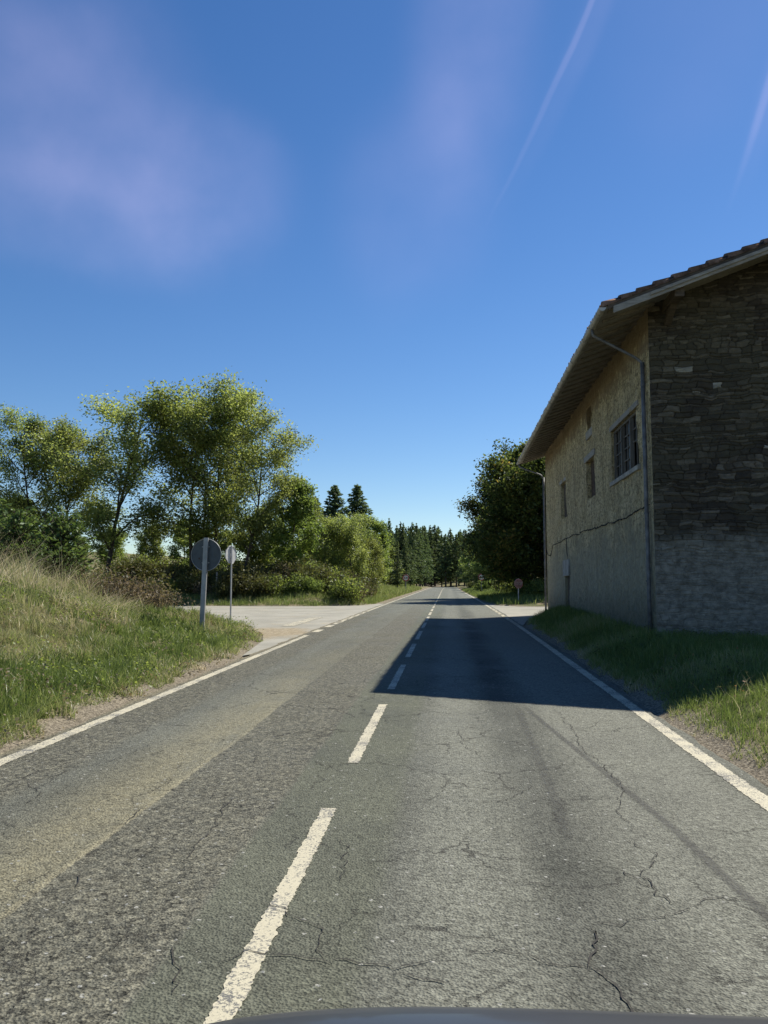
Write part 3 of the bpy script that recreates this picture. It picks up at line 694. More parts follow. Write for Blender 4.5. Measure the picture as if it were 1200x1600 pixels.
M['rafterwood'] = mat_wood('rafter_timber', (.17, .15, .125), (.30, .27, .23), axis=(1, 14, 14))
M['frame'] = mat_wood('grey_window_timber', (.085, .08, .072), (.18, .17, .15), axis=(12, 12, 1))
M['tile'] = m_simple('old_clay_tile', (.19, .12, .085), .9, var=.45, sc=5, bump=.5, bsc=30)
M['zinc'] = m_simple('dull_zinc', (.42, .41, .38), .5, .35, var=.2, sc=3, bump=.1, spec=.5)
M['pipe'] = m_simple('weathered_pipe', (.15, .155, .165), .6, .3, var=.35, sc=5, bump=.2)
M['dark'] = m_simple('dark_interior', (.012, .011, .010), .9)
M['infill'] = m_simple('brick_infill', (.075, .052, .038), .95, var=.5, sc=9, bump=.8, bsc=20)
M['lintel'] = m_simple('stone_lintel', (.30, .29, .26), .9, var=.3, sc=5, bump=.5)
def mat_glass():
    m, nt, out = newmat('dusty_pane'); N = NT(nt); n = N.noise(N.objc(), 3, 4)
    b = N.pbsdf(N.mix(n, (.008, .008, .009), (.03, .03, .03)), .3, 0, None, .5); nt.links.new(b.outputs[0], out.inputs[0]); return m
M['pane'] = mat_glass()

WX, WY0, WY1 = 4.45, 18.5, 38.6; EX, EY0, EY1 = 3.33, 17.5, 39.5; SK = -.10; PITCH = .345; RX = 10.45; ZE = 7.62
G0 = .45
house = empty('farmhouse', (WX, WY0, gzs(5, 18)))
hw = Vector(house.location)
tag(house, 'old stone and ochre rendered farmhouse with tiled roof standing beside the right lane', 'house')
def hpart(o, parent=None):
    """objects are built in world coordinates: shift them under the house's own origin"""
    o.data.transform(__import__('mathutils').Matrix.Translation(-hw)) if parent is None else None
    if parent is None: o.parent = house
    return o
def under(x): return ZE + .02 + (min(x, 2 * RX - x) - EX) * PITCH   # soffit height
# facade with openings; holes: (y0,y1,z0,z1)
WIN = (19.78, 22.95, 4.63, 6.02)
SL1 = (25.75, 27.15, 4.6, 5.80); SL2 = (31.9, 33.3, 4.48, 5.85); SL3 = (26.0, 26.85, 6.75, 7.45); SL4 = (31.5, 32.7, .95, 2.22)
holes = [WIN, SL1, SL2, SL3, SL4]
def facade():
    ys = sorted(set(np.round(np.concatenate([np.arange(WY0, WY1, .13), [WY1]] + [[h[0], h[1]] for h in holes]), 4)))
    top = under(WX) + .02
    zs = sorted(set(np.round(np.concatenate([np.arange(0.1, top, .13), [top]] + [[h[2], h[3]] for h in holes]), 4)))
    ys = np.array(ys); zs = np.array(zs); Yg, Zg = np.meshgrid(ys, zs)
    d = (fbm(Yg * 1.2, Zg * 1.2, 5, 5) - .5) * .16 + (fbm(Yg * 5, Zg * 5, 8, 3) - .5) * .05
    X = WX + d * sstep(0, .3, Yg - WY0) * sstep(0, .3, WY1 - Yg)
    V = np.stack([X, Yg, Zg], -1).reshape(-1, 3).tolist(); n = len(ys); F = []
    for i in range(len(zs) - 1):
        for j in range(len(ys) - 1):
            yc = (ys[j] + ys[j + 1]) / 2; zc = (zs[i] + zs[i + 1]) / 2
            if any(h[0] < yc < h[1] and h[2] < zc < h[3] for h in holes): continue
            F.append((i * n + j, (i + 1) * n + j, (i + 1) * n + j + 1, i * n + j + 1))
    for h in holes:                                # reveals
        a = [V[list(zs).index(round(z, 4)) * n + list(ys).index(round(y, 4))] for y, z in ((h[0], h[2]), (h[1], h[2]), (h[1], h[3]), (h[0], h[3]))]
        dp = .45 if h is WIN else .32
        for k in range(4):
            p, q = a[k], a[(k + 1) % 4]; b = len(V); V += [p, q, (WX + dp, q[1], q[2]), (WX + dp, p[1], p[2])]; F.append((b, b + 3, b + 2, b + 1))
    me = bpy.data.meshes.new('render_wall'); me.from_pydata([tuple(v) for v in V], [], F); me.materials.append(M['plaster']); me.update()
    for p in me.polygons: p.use_smooth = len(p.vertices) == 4
    return me
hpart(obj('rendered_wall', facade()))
# gable of thin rubble courses as real relief
def gable():
    rs = np.random.default_rng(7)
    nxv, nzv = 620, 760; W_ = 12.0
    u = np.linspace(0, 1, nxv) ** 1.25 * W_; v = np.linspace(0, 1, nzv)
    X = WX + u; top = np.array([under(x) for x in X]) + .01
    XG = np.tile(X, (nzv, 1)); ZG = v[:, None] * (top[None, :] - .1) + .1
    zs_ = [0.]; 
    while zs_[-1] < 11: zs_.append(zs_[-1] + rs.choice([.035, .05, .07, .09, .13]))
    zs_ = np.array(zs_)
    zw = ZG + (fbm(XG * .6, ZG * .6, 2, 2) - .5) * .12 + (fbm(XG * 3.5, ZG * 3.5, 4, 2) - .5) * .11
    ci = np.searchsorted(zs_, zw) - 1; ch = zs_[np.clip(ci + 1, 0, len(zs_) - 1)] - zs_[ci]; fz = (zw - zs_[ci]) / ch
    ln = .12 + .30 * rs.random(len(zs_)); off = rs.random(len(zs_)) * 5
    xw = XG + off[ci] + (fbm(XG * 4, ZG * 5, 12, 3) - .5) * .22; q = xw / ln[ci]; si = np.floor(q).astype(int); fx = q - si
    def hh(a, b, s):
        n = (a * 73856093 + b * 19349663 + s * 83492791) & 0xffffff; n = ((n ^ (n >> 11)) * 1597334677) & 0xffffffff; return ((n >> 9) & 0xffff) / 65535.
    r1 = hh(ci, si, 1); r2 = hh(ci, si, 2)
    ed = np.minimum(np.minimum(fz, 1 - fz) * ch / .010, np.minimum(fx, 1 - fx) * ln[ci] / .014); jt = 1 - sstep(.1, .9, ed)
    d = (r1 * .035 + .02 + (fbm(XG * 9, ZG * 14, 6, 3) - .5) * .03) * (1 - jt) - .02
    fade = sstep(0, .04, XG - WX) * (.4 + .6 * sstep(2.2, 3.2, ZG))  # relief flattened low down to go with the painted haze
    Y = WY0 + SK * (XG - WX) - d * fade
    V = np.stack([XG, Y, ZG], -1).reshape(-1, 3); i = np.arange(len(V)).reshape(nzv, nxv)
    F = np.stack([i[:-1, :-1], i[:-1, 1:], i[1:, 1:], i[1:, :-1]], -1).reshape(-1, 4)
    tone = np.clip(r2 ** 1.3 * .93 + .02 + (fbm(XG * 14, ZG * 22, 44, 3) - .5) * .5, 0, .96); tone = np.where(hh(ci, si, 5) > .9955, 1.0, tone)
    return mesh_np('stone_gable', V, F, M['stone'], {'stone': ('POINT', tone.ravel()), 'joint': ('POINT', (jt * .45 * (.25 + .75 * sstep(2.4, 3.3, ZG + (fbm(XG * 2, ZG * 2, 88, 3) - .5)))).ravel())})  # joints fainter low down, part of the painted haze
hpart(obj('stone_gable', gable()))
# rest of the shell
b = MB()
ridge = under(RX)
A = [(WX, WY1, .1), (WX + 12, WY1, .1), (WX + 12, WY1, under(WX)), (RX, WY1, ridge), (WX, WY1, under(WX))]
b.add(A, [(0, 1, 2, 3, 4)])
yb = WY0 + SK * 12
b.add([(WX + 12, yb, .1), (WX + 12, WY1, .1), (WX + 12, WY1, under(WX) + .02), (WX + 12, yb, under(WX) + .02)], [(0, 1, 2, 3)])
hpart(b.build('rear_wall', M['plaster']))
# floor-line crack of the rendered wall
def wallcrack(pts, w, seed):
    rn = random.Random(seed); P = []
    for a, c in zip(pts[:-1], pts[1:]):
        n = max(2, int(math.hypot(a[0] - c[0], a[1] - c[1]) / .12))
        for i in range(n): P.append((a[0] + (c[0] - a[0]) * i / n, a[1] + (c[1] - a[1]) * i / n))
    P.append(pts[-1]); bb = MB(); j = 0; Q = []
    for p in P:
        j = j * .8 + rn.gauss(0, .012); yy, zz = p[0], p[1] + j
        dd = (fbm(yy * 1.2, zz * 1.2, 5, 5) - .5) * .16 + (fbm(yy * 5, zz * 5, 8, 3) - .5) * .05
        Q.append((WX + float(dd) * min(1, max(0, (yy - WY0) / .3)) - .012, yy, zz))
    return bb.tube(Q, [w * (.5 + rn.random()) for _ in Q], 5)
hpart(wallcrack([(18.9, 3.60), (20.5, 3.52), (24, 3.58), (28, 3.63), (32.3, 3.66), (36.5, 3.60), (37.3, 3.2), (38.0, 3.25), (38.5, 3.5)], .016, 3).build('wall_crack', M['crack']))
hpart(wallcrack([(32.2, 3.66), (32.1, 3.2), (31.9, 2.8), (31.55, 2.7), (31.5, 2.25)], .012, 4).build('wall_crack', M['crack']))
# large three-light window
def window():
    y0, y1, z0, z1 = WIN
    f = MB(); x0, x1 = WX + .06, WX + .14
    t = .07
    f.box(x0, x1, y0, y1, z1 - t, z1 - .004).box(x0, x1, y0, y1, z0 + .004, z0 + t)
    for q in (y0 + .004, y1 - t): f.box(x0, x1, q, q + t, z0 + t, z1 - t)
    L3 = (y1 - y0)
    for k in (1, 2): f.box(x0 - .02, x1, y0 + L3 * k / 3 - .05, y0 + L3 * k / 3 + .05, z0 + t, z1 - t)
    fo = hpart(f.build('window', M['frame']))
    loc = lambda o: (o.data.transform(__import__('mathutils').Matrix.Translation(-hw)), setattr(o, 'parent', fo))
    for k in range(3):
        a = y0 + L3 * k / 3 + .055; c = y0 + L3 * (k + 1) / 3 - .055
        s = MB(); xa, xb = WX + .085, WX + .125
        s.box(xa, xb, a + .02, a + .07, z0 + t, z1 - t); s.box(xa, xb, c - .07, c - .02, z0 + t, z1 - t)
        m_ = (a + c) / 2; s.box(xa, xb, m_ - .02, m_ + .02, z0 + t, z1 - t)
        for j in (1, 2, 3):
            zz = z0 + t + (z1 - z0 - 2 * t) * j / 4
            if k == 0 and j == 1: continue
            s.box(xa + .004, xb - .004, a + .07, c - .07, zz - .015, zz + .015)
        loc(s.build('sash', M['frame']))
        if k != 0:
            g = MB().box(WX + .135, WX + .139, a + .06, c - .06, z0 + t, z1 - t)
        else:
            g = MB().box(WX + .135, WX + .139, (a + c) / 2, c - .06, z0 + .7, z1 - t)
        loc(g.build('pane', M['pane']))
    hpart(MB().box(WX - .06, WX + .05, y0 - .12, y1 + .12, z0 - .12, z0 - .003).build('window_sill', M['lintel'], bevel=.012))
    hpart(MB().box(WX - .035, WX + .05, y0 - .15, y1 + .15, z1 + .003, z1 + .14).build('lintel', M['oldwood'], bevel=.012))
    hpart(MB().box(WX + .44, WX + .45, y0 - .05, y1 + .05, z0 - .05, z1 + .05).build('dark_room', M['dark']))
window()
for h, mt in ((SL1, 'infill'), (SL2, 'darkwood'), (SL3, 'infill'), (SL4, 'darkwood')):
    o = hpart(MB().box(WX + .14, WX + .2, h[0] - .02, h[1] + .02, h[2] - .02, h[3] + .02).build('blocked_opening', M[mt]))
    if mt == 'darkwood':
        g = MB()
        for k in range(4):
            yy = h[0] + (h[1] - h[0]) * (k + .5) / 4; g.box(WX + .10, WX + .138, yy - .14, yy + .14, h[2] + .01, h[3] - .01)
        g = g.build('shutter_boards', M['darkwood']); g.data.transform(__import__('mathutils').Matrix.Translation(-hw)); g.parent = o
hpart(MB().box(WX - .05, WX + .1, SL1[0] - .3, SL1[1] + .25, SL1[3] + .003, SL1[3] + .2).build('lintel', M['oldwood'], bevel=.015))
hpart(MB().box(WX - .045, WX + .1, SL2[0] - .2, SL2[1] + .2, SL2[3] + .003, SL2[3] + .15).build('lintel', M['lintel'], bevel=.015))
hpart(MB().box(WX - .045, WX + .1, SL3[0] - .2, SL3[1] + .1, SL3[2] - .26, SL3[2] - .003).build('window_sill', M['lintel'], bevel=.015))
hpart(MB().box(WX - .055, WX + .1, SL4[0] - .1, SL4[1] + .25, SL4[3] + .003, SL4[3] + .62).build('lintel', M['lintel'], bevel=.02))

# roof: deck, courses of barrel tiles, rafters, verge boards, gutter
def ry(x, y): return y + SK * (x - EX) * (1 - (y - EY0) / (EY1 - EY0))
deck = MB()
for s in (0, 1):
    X = (lambda x: x) if s == 0 else (lambda x: 2 * RX - x)
    a = [(X(EX), ry(X(EX), EY0), under(EX)), (RX, ry(RX, EY0), under(RX)), (RX, EY1, under(RX)), (X(EX), EY1, under(EX))]
    deck.prism(a, [(x, y, z + .05) for x, y, z in a])
rf = hpart(deck.build('roof', M['soffit']))
def tiles(side):
    ys = np.arange(0, 1.0001, .055 / (EY1 - EY0) * 1.0); rows = []; V = []; n_rows = 20; sl = (RX - EX + .06)
    Yb = EY0 + ys * (EY1 - EY0)
    for r in range(n_rows):
        for q in (0, 1):
            t = (r + q * 1.06) / n_rows; xx = EX - .06 + sl * t
            rise = .085 if q == 0 else .03
            rise = rise + .045
            xr = xx if side == 0 else 2 * RX - xx
            jit = (vnoise(Yb * 4.5, Yb * 0 + r * 3.1, 5) - .5) * .03
            z = under(EX) + (xx - EX) * PITCH + .05 + rise + .045 * np.abs(np.sin(np.pi * (Yb - EY0) / .22)) + jit * .6
            y = Yb + SK * (xr - EX) * (1 - ys); y[0] -= .05
            V.append(np.stack([np.full_like(Yb, xr) + (-jit if side == 0 else jit), y, z], -1)); rows.append(q)
    V = np.array(V); m = V.shape[1]; VV = V.reshape(-1, 3); F = []
    for k in range(len(V) - 1):
        i = np.arange(m - 1) + k * m; F.append(np.stack([i, i + 1, i + 1 + m, i + m], -1))
    # drop skirts at eave and verges so that the tile layer has thickness
    base = len(VV); e = V[:, 0, :].copy(); e[:, 2] = np.array([under(EX) + (min(x, 2 * RX - x) - EX) * PITCH + .052 for x in e[:, 0]])
    VV = np.concatenate([VV, e]); 
    for k in range(len(V) - 1): F.append(np.array([[k * m, (k + 1) * m, base + k + 1, base + k]]))
    b2 = len(VV); g = V[0].copy(); g[:, 2] = under(EX) + .052; VV = np.concatenate([VV, g])
    i = np.arange(m - 1); F.append(np.stack([i, i + 1, b2 + i + 1, b2 + i], -1))
    me = mesh_np('roof_tiles', VV, np.concatenate(F), M['tile']); return me
for s in (0, 1):
    o = obj('roof_tiles', tiles(s)); o.data.transform(__import__('mathutils').Matrix.Translation(-hw)); o.parent = rf
def rake_pt(x, dy, dz): return (x, ry(x, EY0) + dy, under(x) + dz)
def verge(dy0, dy1, dz0, dz1, x0, x1, mat, name):
    b = MB(); A = [rake_pt(x0, dy0, dz0), rake_pt(x0, dy1, dz0), rake_pt(x0, dy1, dz1), rake_pt(x0, dy0, dz1)]
    B = [rake_pt(x1, dy0, dz0), rake_pt(x1, dy1, dz0), rake_pt(x1, dy1, dz1), rake_pt(x1, dy0, dz1)]
    return hpart(b.prism(A, B).build(name, mat, bevel=.006))
verge(-.035, -.002, -.04, .125, EX + .05, RX, M['darkwood'], 'verge_board')
verge(-.075, -.037, -.17, -.02, EX + .16, RX, M['oldwood'], 'verge_board')
verge(-.11, -.077, -.10, -.03, EX + .9, RX, M['oldwood'], 'verge_board')
y = EY0 + .25; k = 0
while y < EY1 - .05:
    b = MB(); w = .045
    A = [(EX + .10, y - w, under(EX + .10) - .004), (EX + .10, y + w, under(EX + .10) - .004), (EX + .10, y + w, under(EX + .1) - .05), (EX + .10, y - w, under(EX + .1) - .05)]
    B = [(WX + .12, y - w, under(WX + .12) - .004), (WX + .12, y + w, under(WX + .12) - .004), (WX + .12, y + w, under(WX + .12) - .07), (WX + .12, y - w, under(WX + .12) - .07)]
    hpart(b.prism(A, B).build('rafter', M['rafterwood'])); y += .62; k += 1
for x in (4.86, 7.4):                    # purlin ends with corbels carrying the verge
    yy = ry(x, EY0)
    hpart(MB().box(x - .1, x + .1, yy + .06, WY0 + .3, under(x) - .32, under(x) - .10).build('purlin_end', M['darkwood'], bevel=.01))
    yw = WY0 + SK * (x - WX)
    hpart(MB().prism([(x - .07, yw - .05, under(x) - .62), (x + .07, yw - .05, under(x) - .62), (x + .07, yw + .1, under(x) - .62), (x - .07, yw + .1, under(x) - .62)],
                     [(x - .07, yw - .62, under(x) - .33), (x + .07, yw - .62, under(x) - .33), (x + .07, yw - .3, under(x) - .33), (x - .07, yw - .3, under(x) - .33)]).build('corbel', M['darkwood']))
# gutter: half round channel
def gutter():
    V = []; F = []; n = 9; r = .075; ys = np.linspace(EY0 - .03, EY1 + .03, 60)
    for y in ys:
        for k in range(n):
            a = math.pi + math.pi * k / (n - 1); V.append((EX - .06 + r * math.cos(a), y, ZE + .05 + r * math.sin(a)))
    for i in range(len(ys) - 1):
        for k in range(n - 1): F.append((i * n + k, i * n + k + 1, (i + 1) * n + k + 1, (i + 1) * n + k))
    F.append(tuple(range(n))); F.append(tuple(range((len(ys) - 1) * n, len(ys) * n)))
    me = bpy.data.meshes.new('gutter'); me.from_pydata(V, [], F); me.materials.append(M['zinc']); me.update()
    o = obj('gutter', me); s = o.modifiers.new('thick', 'SOLIDIFY'); s.thickness = .004; s.offset = 0
    return o
gt = hpart(gutter())
y = EY0 + .3
while y < EY1:
    ring = [(EX - .06 + .084 * math.cos(math.pi + math.pi * k / 10), y, ZE + .05 + .084 * math.sin(math.pi + math.pi * k / 10)) for k in range(11)] + [(EX + .06, y, ZE + .08)]
    o = MB().tube(ring, .011, 6).build('gutter_bracket', M['zinc']); o.data.transform(__import__('mathutils').Matrix.Translation(-hw)); o.parent = gt
    y += .95
# downpipes
hpart(MB().tube([(EX - .06, 18.75, 7.62), (EX - .05, 18.75, 7.46), (EX + .08, 18.76, 7.38), (WX - .22, 18.8, 6.93), (WX - .09, 18.8, 6.82), (WX - .08, 18.8, 6.7)], .032, 10).build('pipe_arm', M['pipe'], smooth=True))
hpart(MB().tube([(WX - .08, 18.8, 6.82), (WX - .08, 18.79, 4.2), (WX - .075, 18.8, 2.), (WX - .08, 18.8, gzs(WX - .1, 18.8) - .1)], .046, 12).build('downpipe', M['pipe'], smooth=True))
hpart(MB().tube([(EX - .06, 39.3, 7.62), (EX, 39.25, 7.46), (WX - .2, 38.8, 7.02), (WX - .08, 38.7, 6.85)], .035, 8).build('pipe_arm', M['pipe'], smooth=True))
hpart(MB().tube([(WX - .08, 38.7, 6.88), (WX - .08, 38.7, .4)], .045, 8).build('downpipe', M['pipe'], smooth=True))
for z in (6.3, 4.9, 3.4, 1.9):
    o = hpart(MB().tube([(WX - .08, 18.8, z - .02), (WX - .08, 18.8, z + .02)], .056, 12).build('pipe_clamp', M['pipe']))

# ------------------------------------------------------------------ vegetation generators
def tubes(segs, n=5):
    """segs: array (m,8) p0 p1 r0 r1"""
    sg = np.asarray(segs, float); p0 = sg[:, 0:3]; p1 = sg[:, 3:6]; r0 = sg[:, 6]; r1 = sg[:, 7]
    d = p1 - p0; d /= np.maximum(np.linalg.norm(d, axis=1, keepdims=True), 1e-6)
    ref = np.where(np.abs(d[:, 2:3]) > .9, np.array([[1., 0, 0]]), np.array([[0, 0, 1.]])); r = np.cross(d, ref); r /= np.linalg.norm(r, axis=1, keepdims=True); u = np.cross(d, r)
    V = np.zeros((len(sg), 2 * n, 3))
    for k in range(n):
        a = 2 * np.pi * k / n; o = r * math.cos(a) + u * math.sin(a); V[:, k] = p0 + o * r0[:, None]; V[:, n + k] = p1 + o * r1[:, None]
    b = (np.arange(len(sg)) * 2 * n)[:, None]; F = np.stack([b + np.array([[k, (k + 1) % n, n + (k + 1) % n, n + k]]) for k in range(n)], 1).reshape(-1, 4)
    return V.reshape(-1, 3), F
def grow(seed, H, Rc, clear=.25, limbs=9, sub=6, twig=6, leaves=38, lsize=.16, upb=.25, spread=.28, lean=(0, 0), stems=1, r0=.16, flat=1., low=.0, topheavy=1.):
    rg = random.Random(seed); rn = np.random.default_rng(seed); segs = []; LP = []
    def run(p, d, L, ra, rb, n, wob, up):
        pts = [p]; p = p.copy(); d = d.copy()
        for i in range(n):
            d = (d + Vector((rg.gauss(0, wob), rg.gauss(0, wob), rg.gauss(0, wob) + up))).normalized(); q = p + d * L / n
            segs.append((*p, *q, ra + (rb - ra) * i / n, ra + (rb - ra) * (i + 1) / n)); p = q; pts.append(q.copy())
        return pts, d
    for st in range(stems):
        a0 = rg.uniform(0, 6.28); d0 = Vector((lean[0] + (.22 * math.cos(a0) if stems > 1 else 0), lean[1] + (.22 * math.sin(a0) if stems > 1 else 0), 1)).normalized()
        pts, _ = run(Vector((.15 * math.cos(a0) * (stems > 1), .15 * math.sin(a0) * (stems > 1), -.3)), d0, H * .93, r0, r0 * .12, 9, .07, .05)
        for i in range(limbs):
            t = clear + (1 - clear) * (i + rg.random() * .7) / limbs; t = min(t, .985); k = t * 9; j = int(k); p = pts[j].lerp(pts[min(j + 1, 9)], k - j)
            env = math.sin(math.pi * min(1, max(.08, (t - clear) / (1 - clear) * .78 + .22 * (1 - low) * .6 + low * .35))) ** .7
            ln = Rc * env * rg.uniform(.75, 1.15) + .4; a = i * 2.4 + rg.uniform(-.5, .5)
            el = rg.uniform(.35, .8) if flat == 1. else rg.uniform(-.05, .35)
            d = Vector((math.cos(a) * math.cos(el), math.sin(a) * math.cos(el), math.sin(el)))
            lp, _ = run(p, d, ln, r0 * (1 - t) * .55 + .02, .014, 6, .13, .05 * flat)
            for s in range(sub + 1):
                ts = .22 + .78 * (s + rg.random() * .6) / (sub + 1); kk = ts * 6; jj = min(5, int(kk)); q = lp[jj].lerp(lp[jj + 1], min(1, kk - jj))
                a2 = a + rg.choice((-1, 1)) * rg.uniform(.4, 1.3); e2 = rg.uniform(-.1, .85) if flat == 1. else rg.uniform(-.2, .25)
                d2 = Vector((math.cos(a2) * math.cos(e2), math.sin(a2) * math.cos(e2), math.sin(e2))); l2 = ln * .42 * (1.15 - ts * .6) * rg.uniform(.7, 1.3) + .25
                bp, _ = run(q, d2, l2, .018, .008, 4, .2, upb * .15)
                for w in range(twig):
                    tw = (w + rg.random()) / twig; kk = tw * 4; jj = min(3, int(kk)); q2 = bp[jj].lerp(bp[jj + 1], min(1, kk - jj))
                    d3 = (d2 + Vector((rg.gauss(0, .7), rg.gauss(0, .7), rg.gauss(0, .5) * flat + upb * .4))).normalized(); l3 = rg.uniform(.3, .75)
                    tp, _ = run(q2, d3, l3, .008, .004, 2, .2, 0)
                    m = int(leaves * rg.uniform(.5, 1.3)); tt = np.array([rg.random() for _ in range(m)])[:, None]
                    A = np.array(tp[0]); B = np.array(tp[-1]); C = A + (B - A) * (.15 + 1.0 * tt); LP.append(C + rn.normal(0, spread * .5, (m, 3)) * np.array([1, 1, .75 if flat == 1. else .3]))
    LP = np.concatenate(LP); Vt, Ft = tubes(segs); Vl, Fl = leaf_cards(LP, lsize, rn, up=.5 if flat == 1. else 1.6)
    cl = fbm(LP[:, 0] * .9 + 30, LP[:, 1] * .9 + LP[:, 2] * .8 + 30, seed, 3)
    tint = np.clip(rn.random(len(LP)) * .6 + (cl - .5) * 1.2 + .2, 0, 1)
    return Vt, Ft, Vl, Fl, tint

def make_tree(kind, seed, leafmat, bark, **kw):
    Vt, Ft, Vl, Fl, tint = grow(seed, **kw)
    return (mesh_np(kind + '_trunk', Vt, Ft, bark, smooth=True), mesh_np(kind + '_crown', Vl, Fl, leafmat, {'tint': ('FACE', tint)}))
TOPS = {}
def mtop(me):
    a = np.empty(len(me.vertices) * 3, np.float32); me.vertices.foreach_get('co', a); return float(np.percentile(a[2::3], 99.93))
def place(name, protos, x, y, s=1, rz=0, label=None, cat='tree', group=None, sz=None, h=None, wide=1.):
    if h is not None:
        if protos[1].name not in TOPS: TOPS[protos[1].name] = mtop(protos[1])
        sz = h / TOPS[protos[1].name]; s = sz * wide
    o = empty(name, (x, y, gzs(x, y)), rz); o.scale = (s, s, sz or s)
    if group and not label: label = group
    tag(o, label, cat, group)
    for nm, me in zip(('trunk', 'crown'), protos): obj(nm, me, o)
    return o

def conifer(seed, H, Rb, leafmat, bark, cards=3600, clear=.12, csize=.55, droop=.25, narrow=1.2, mmin=3, step=(.018, .034)):
    rn = np.random.default_rng(seed); rg = random.Random(seed); segs = []; z0 = -.3
    for i in range(8): a = H * i / 8; b = H * (i + 1) / 8; segs.append((0, 0, a + (z0 if i == 0 else 0), 0, 0, b, .17 * H / 12 * (1 - i / 8.2), .17 * H / 12 * (1 - (i + 1) / 8.2)))
    P = []; D = []; z = H * clear
    nb = 0
    while z < H * .985:
        t = (z / H - clear) / (1 - clear); r = Rb * (1 - t) ** narrow * (1 if t > .15 else .6 + 2.6 * t) + .12
        for k in range(5 if t < .8 else 4):
            a = rg.uniform(0, 6.28); rr_ = r * rg.uniform(.65, 1.15); tip = (math.cos(a) * rr_, math.sin(a) * rr_, z - droop * rr_ + (.25 * t) * rr_ + rg.uniform(-.1, .1))
            segs.append((0, 0, z, *tip, .035 * (1 - t) + .01, .006)); m = max(mmin, int(rr_ * cards / 420))
            tt = rn.random((m, 1)) ** .7; base = np.array([[0, 0, z]]); C = base + (np.array([tip]) - base) * tt
            C = C + rn.normal(0, 1, (m, 3)) * np.array([[.22, .22, .10]]) * (rr_ * .35 + .2) * (1.1 - tt * .6); P.append(C)
            dv = np.tile(np.array([[math.cos(a), math.sin(a), -.35]]), (m, 1)); D.append(dv)
        z += H * rg.uniform(*step); nb += 1
    P.append(np.stack([rn.normal(0, .05, 24), rn.normal(0, .05, 24), H * (.93 + .08 * rn.random(24))], -1)); D.append(np.tile([[0, 0, 1.]], (24, 1)))
    P = np.concatenate(P); D = np.concatenate(D); Vl, Fl = leaf_cards(P, csize, rn, aspect=.38, up=.2, dirs=D)
    Vt, Ft = tubes(segs, 5); tint = np.clip(rn.random(len(P)) * .8 + .1, 0, 1)
    return (mesh_np('conifer_trunk', Vt, Ft, bark, smooth=True), mesh_np('conifer_crown', Vl, Fl, leafmat, {'tint': ('FACE', tint)}))

M['leaf_plane'] = m_leaf('leaves_olive_green', (.070, .105, .030), (.34, .40, .135), .66, .07)
M['leaf_bright'] = m_leaf('leaves_yellow_green', (.075, .115, .030), (.24, .30, .085), .6, .05)
M['leaf_beech'] = m_leaf('leaves_dark_copper_green', (.025, .040, .014), (.14, .175, .05), .5, .05, hue=(.25, .20, .06))
M['needle'] = m_leaf('needles_dark', (.040, .066, .034), (.14, .19, .085), .4, .04)
M['needle_blue'] = m_leaf('needles_grey_green', (.050, .080, .042), (.17, .22, .10), .45, .05)
M['bush'] = m_leaf('bramble_leaves', (.055, .065, .02), (.15, .15, .06), .35, .04, hue=(.28, .16, .09))
M['deadbush'] = m_leaf('dead_bracken', (.10, .08, .05), (.27, .22, .15), .3, .02)

# tall roadside trees on the left: four with their own shapes
T1 = make_tree('tall_tree', 101, M['leaf_plane'], M['bark'], H=14.5, Rc=4.4, clear=.24, limbs=14, sub=8, twig=6, leaves=34, lsize=.18, spread=.8)
T2 = make_tree('tall_tree', 102, M['leaf_plane'], M['bark'], H=14.5, Rc=4.2, clear=.22, limbs=12, sub=7, twig=6, leaves=32, lsize=.20, spread=.8, stems=2, r0=.13)
T3 = make_tree('tall_tree', 103, M['leaf_plane'], M['bark'], H=14, Rc=4.0, clear=.2, limbs=13, sub=8, twig=6, leaves=34, lsize=.18, spread=.8, lean=(.05, 0))
T4 = make_tree('tall_tree', 104, M['leaf_plane'], M['bark'], H=14, Rc=4.2, clear=.2, limbs=16, sub=8, twig=6, leaves=32, lsize=.19, spread=.7, lean=(.08, 0))
def at(px, Y): a = math.atan((px - 600) / 1300) - R(4.5); return math.tan(a) * Y
def htop(py, px, Y):
    a = math.atan((px - 600) / 1300); return CAMZ + (921 - py) / 1300 * Y
LT = [(58, 622, 58, T1, 'leftmost tall roadside tree, its pale crown reaching the photo edge', 1.3, 1.0),
      (108, 642, 60, T2, 'lower rounded tall tree filling the dip beside the leftmost tall tree', 2.2, 1.05),
      (166, 592, 57, T3, 'tall tree with one dark trunk and a high rounded crown', 4.0, 1.15),
      (300, 592, 58, T2, 'tall double stemmed tree standing right behind the round sign', 1.0, 1.1),
      (334, 594, 59, T3, 'tall tree crown between the double stems and the outermost leaning tree', 3.1, .95),
      (378, 632, 57, T4, 'tall thin leaning tree right of the octagonal sign, outermost crown of the tall row', 0.2, .92)]
for px, top, Y, P, lab, rz, wd in LT:
    x = at(px, Y); h = htop(top, px, Y) - gzs(x, Y); place('broadleaf_tree', P, x, Y, 1, rz, lab, group=None, h=h, wide=wd)
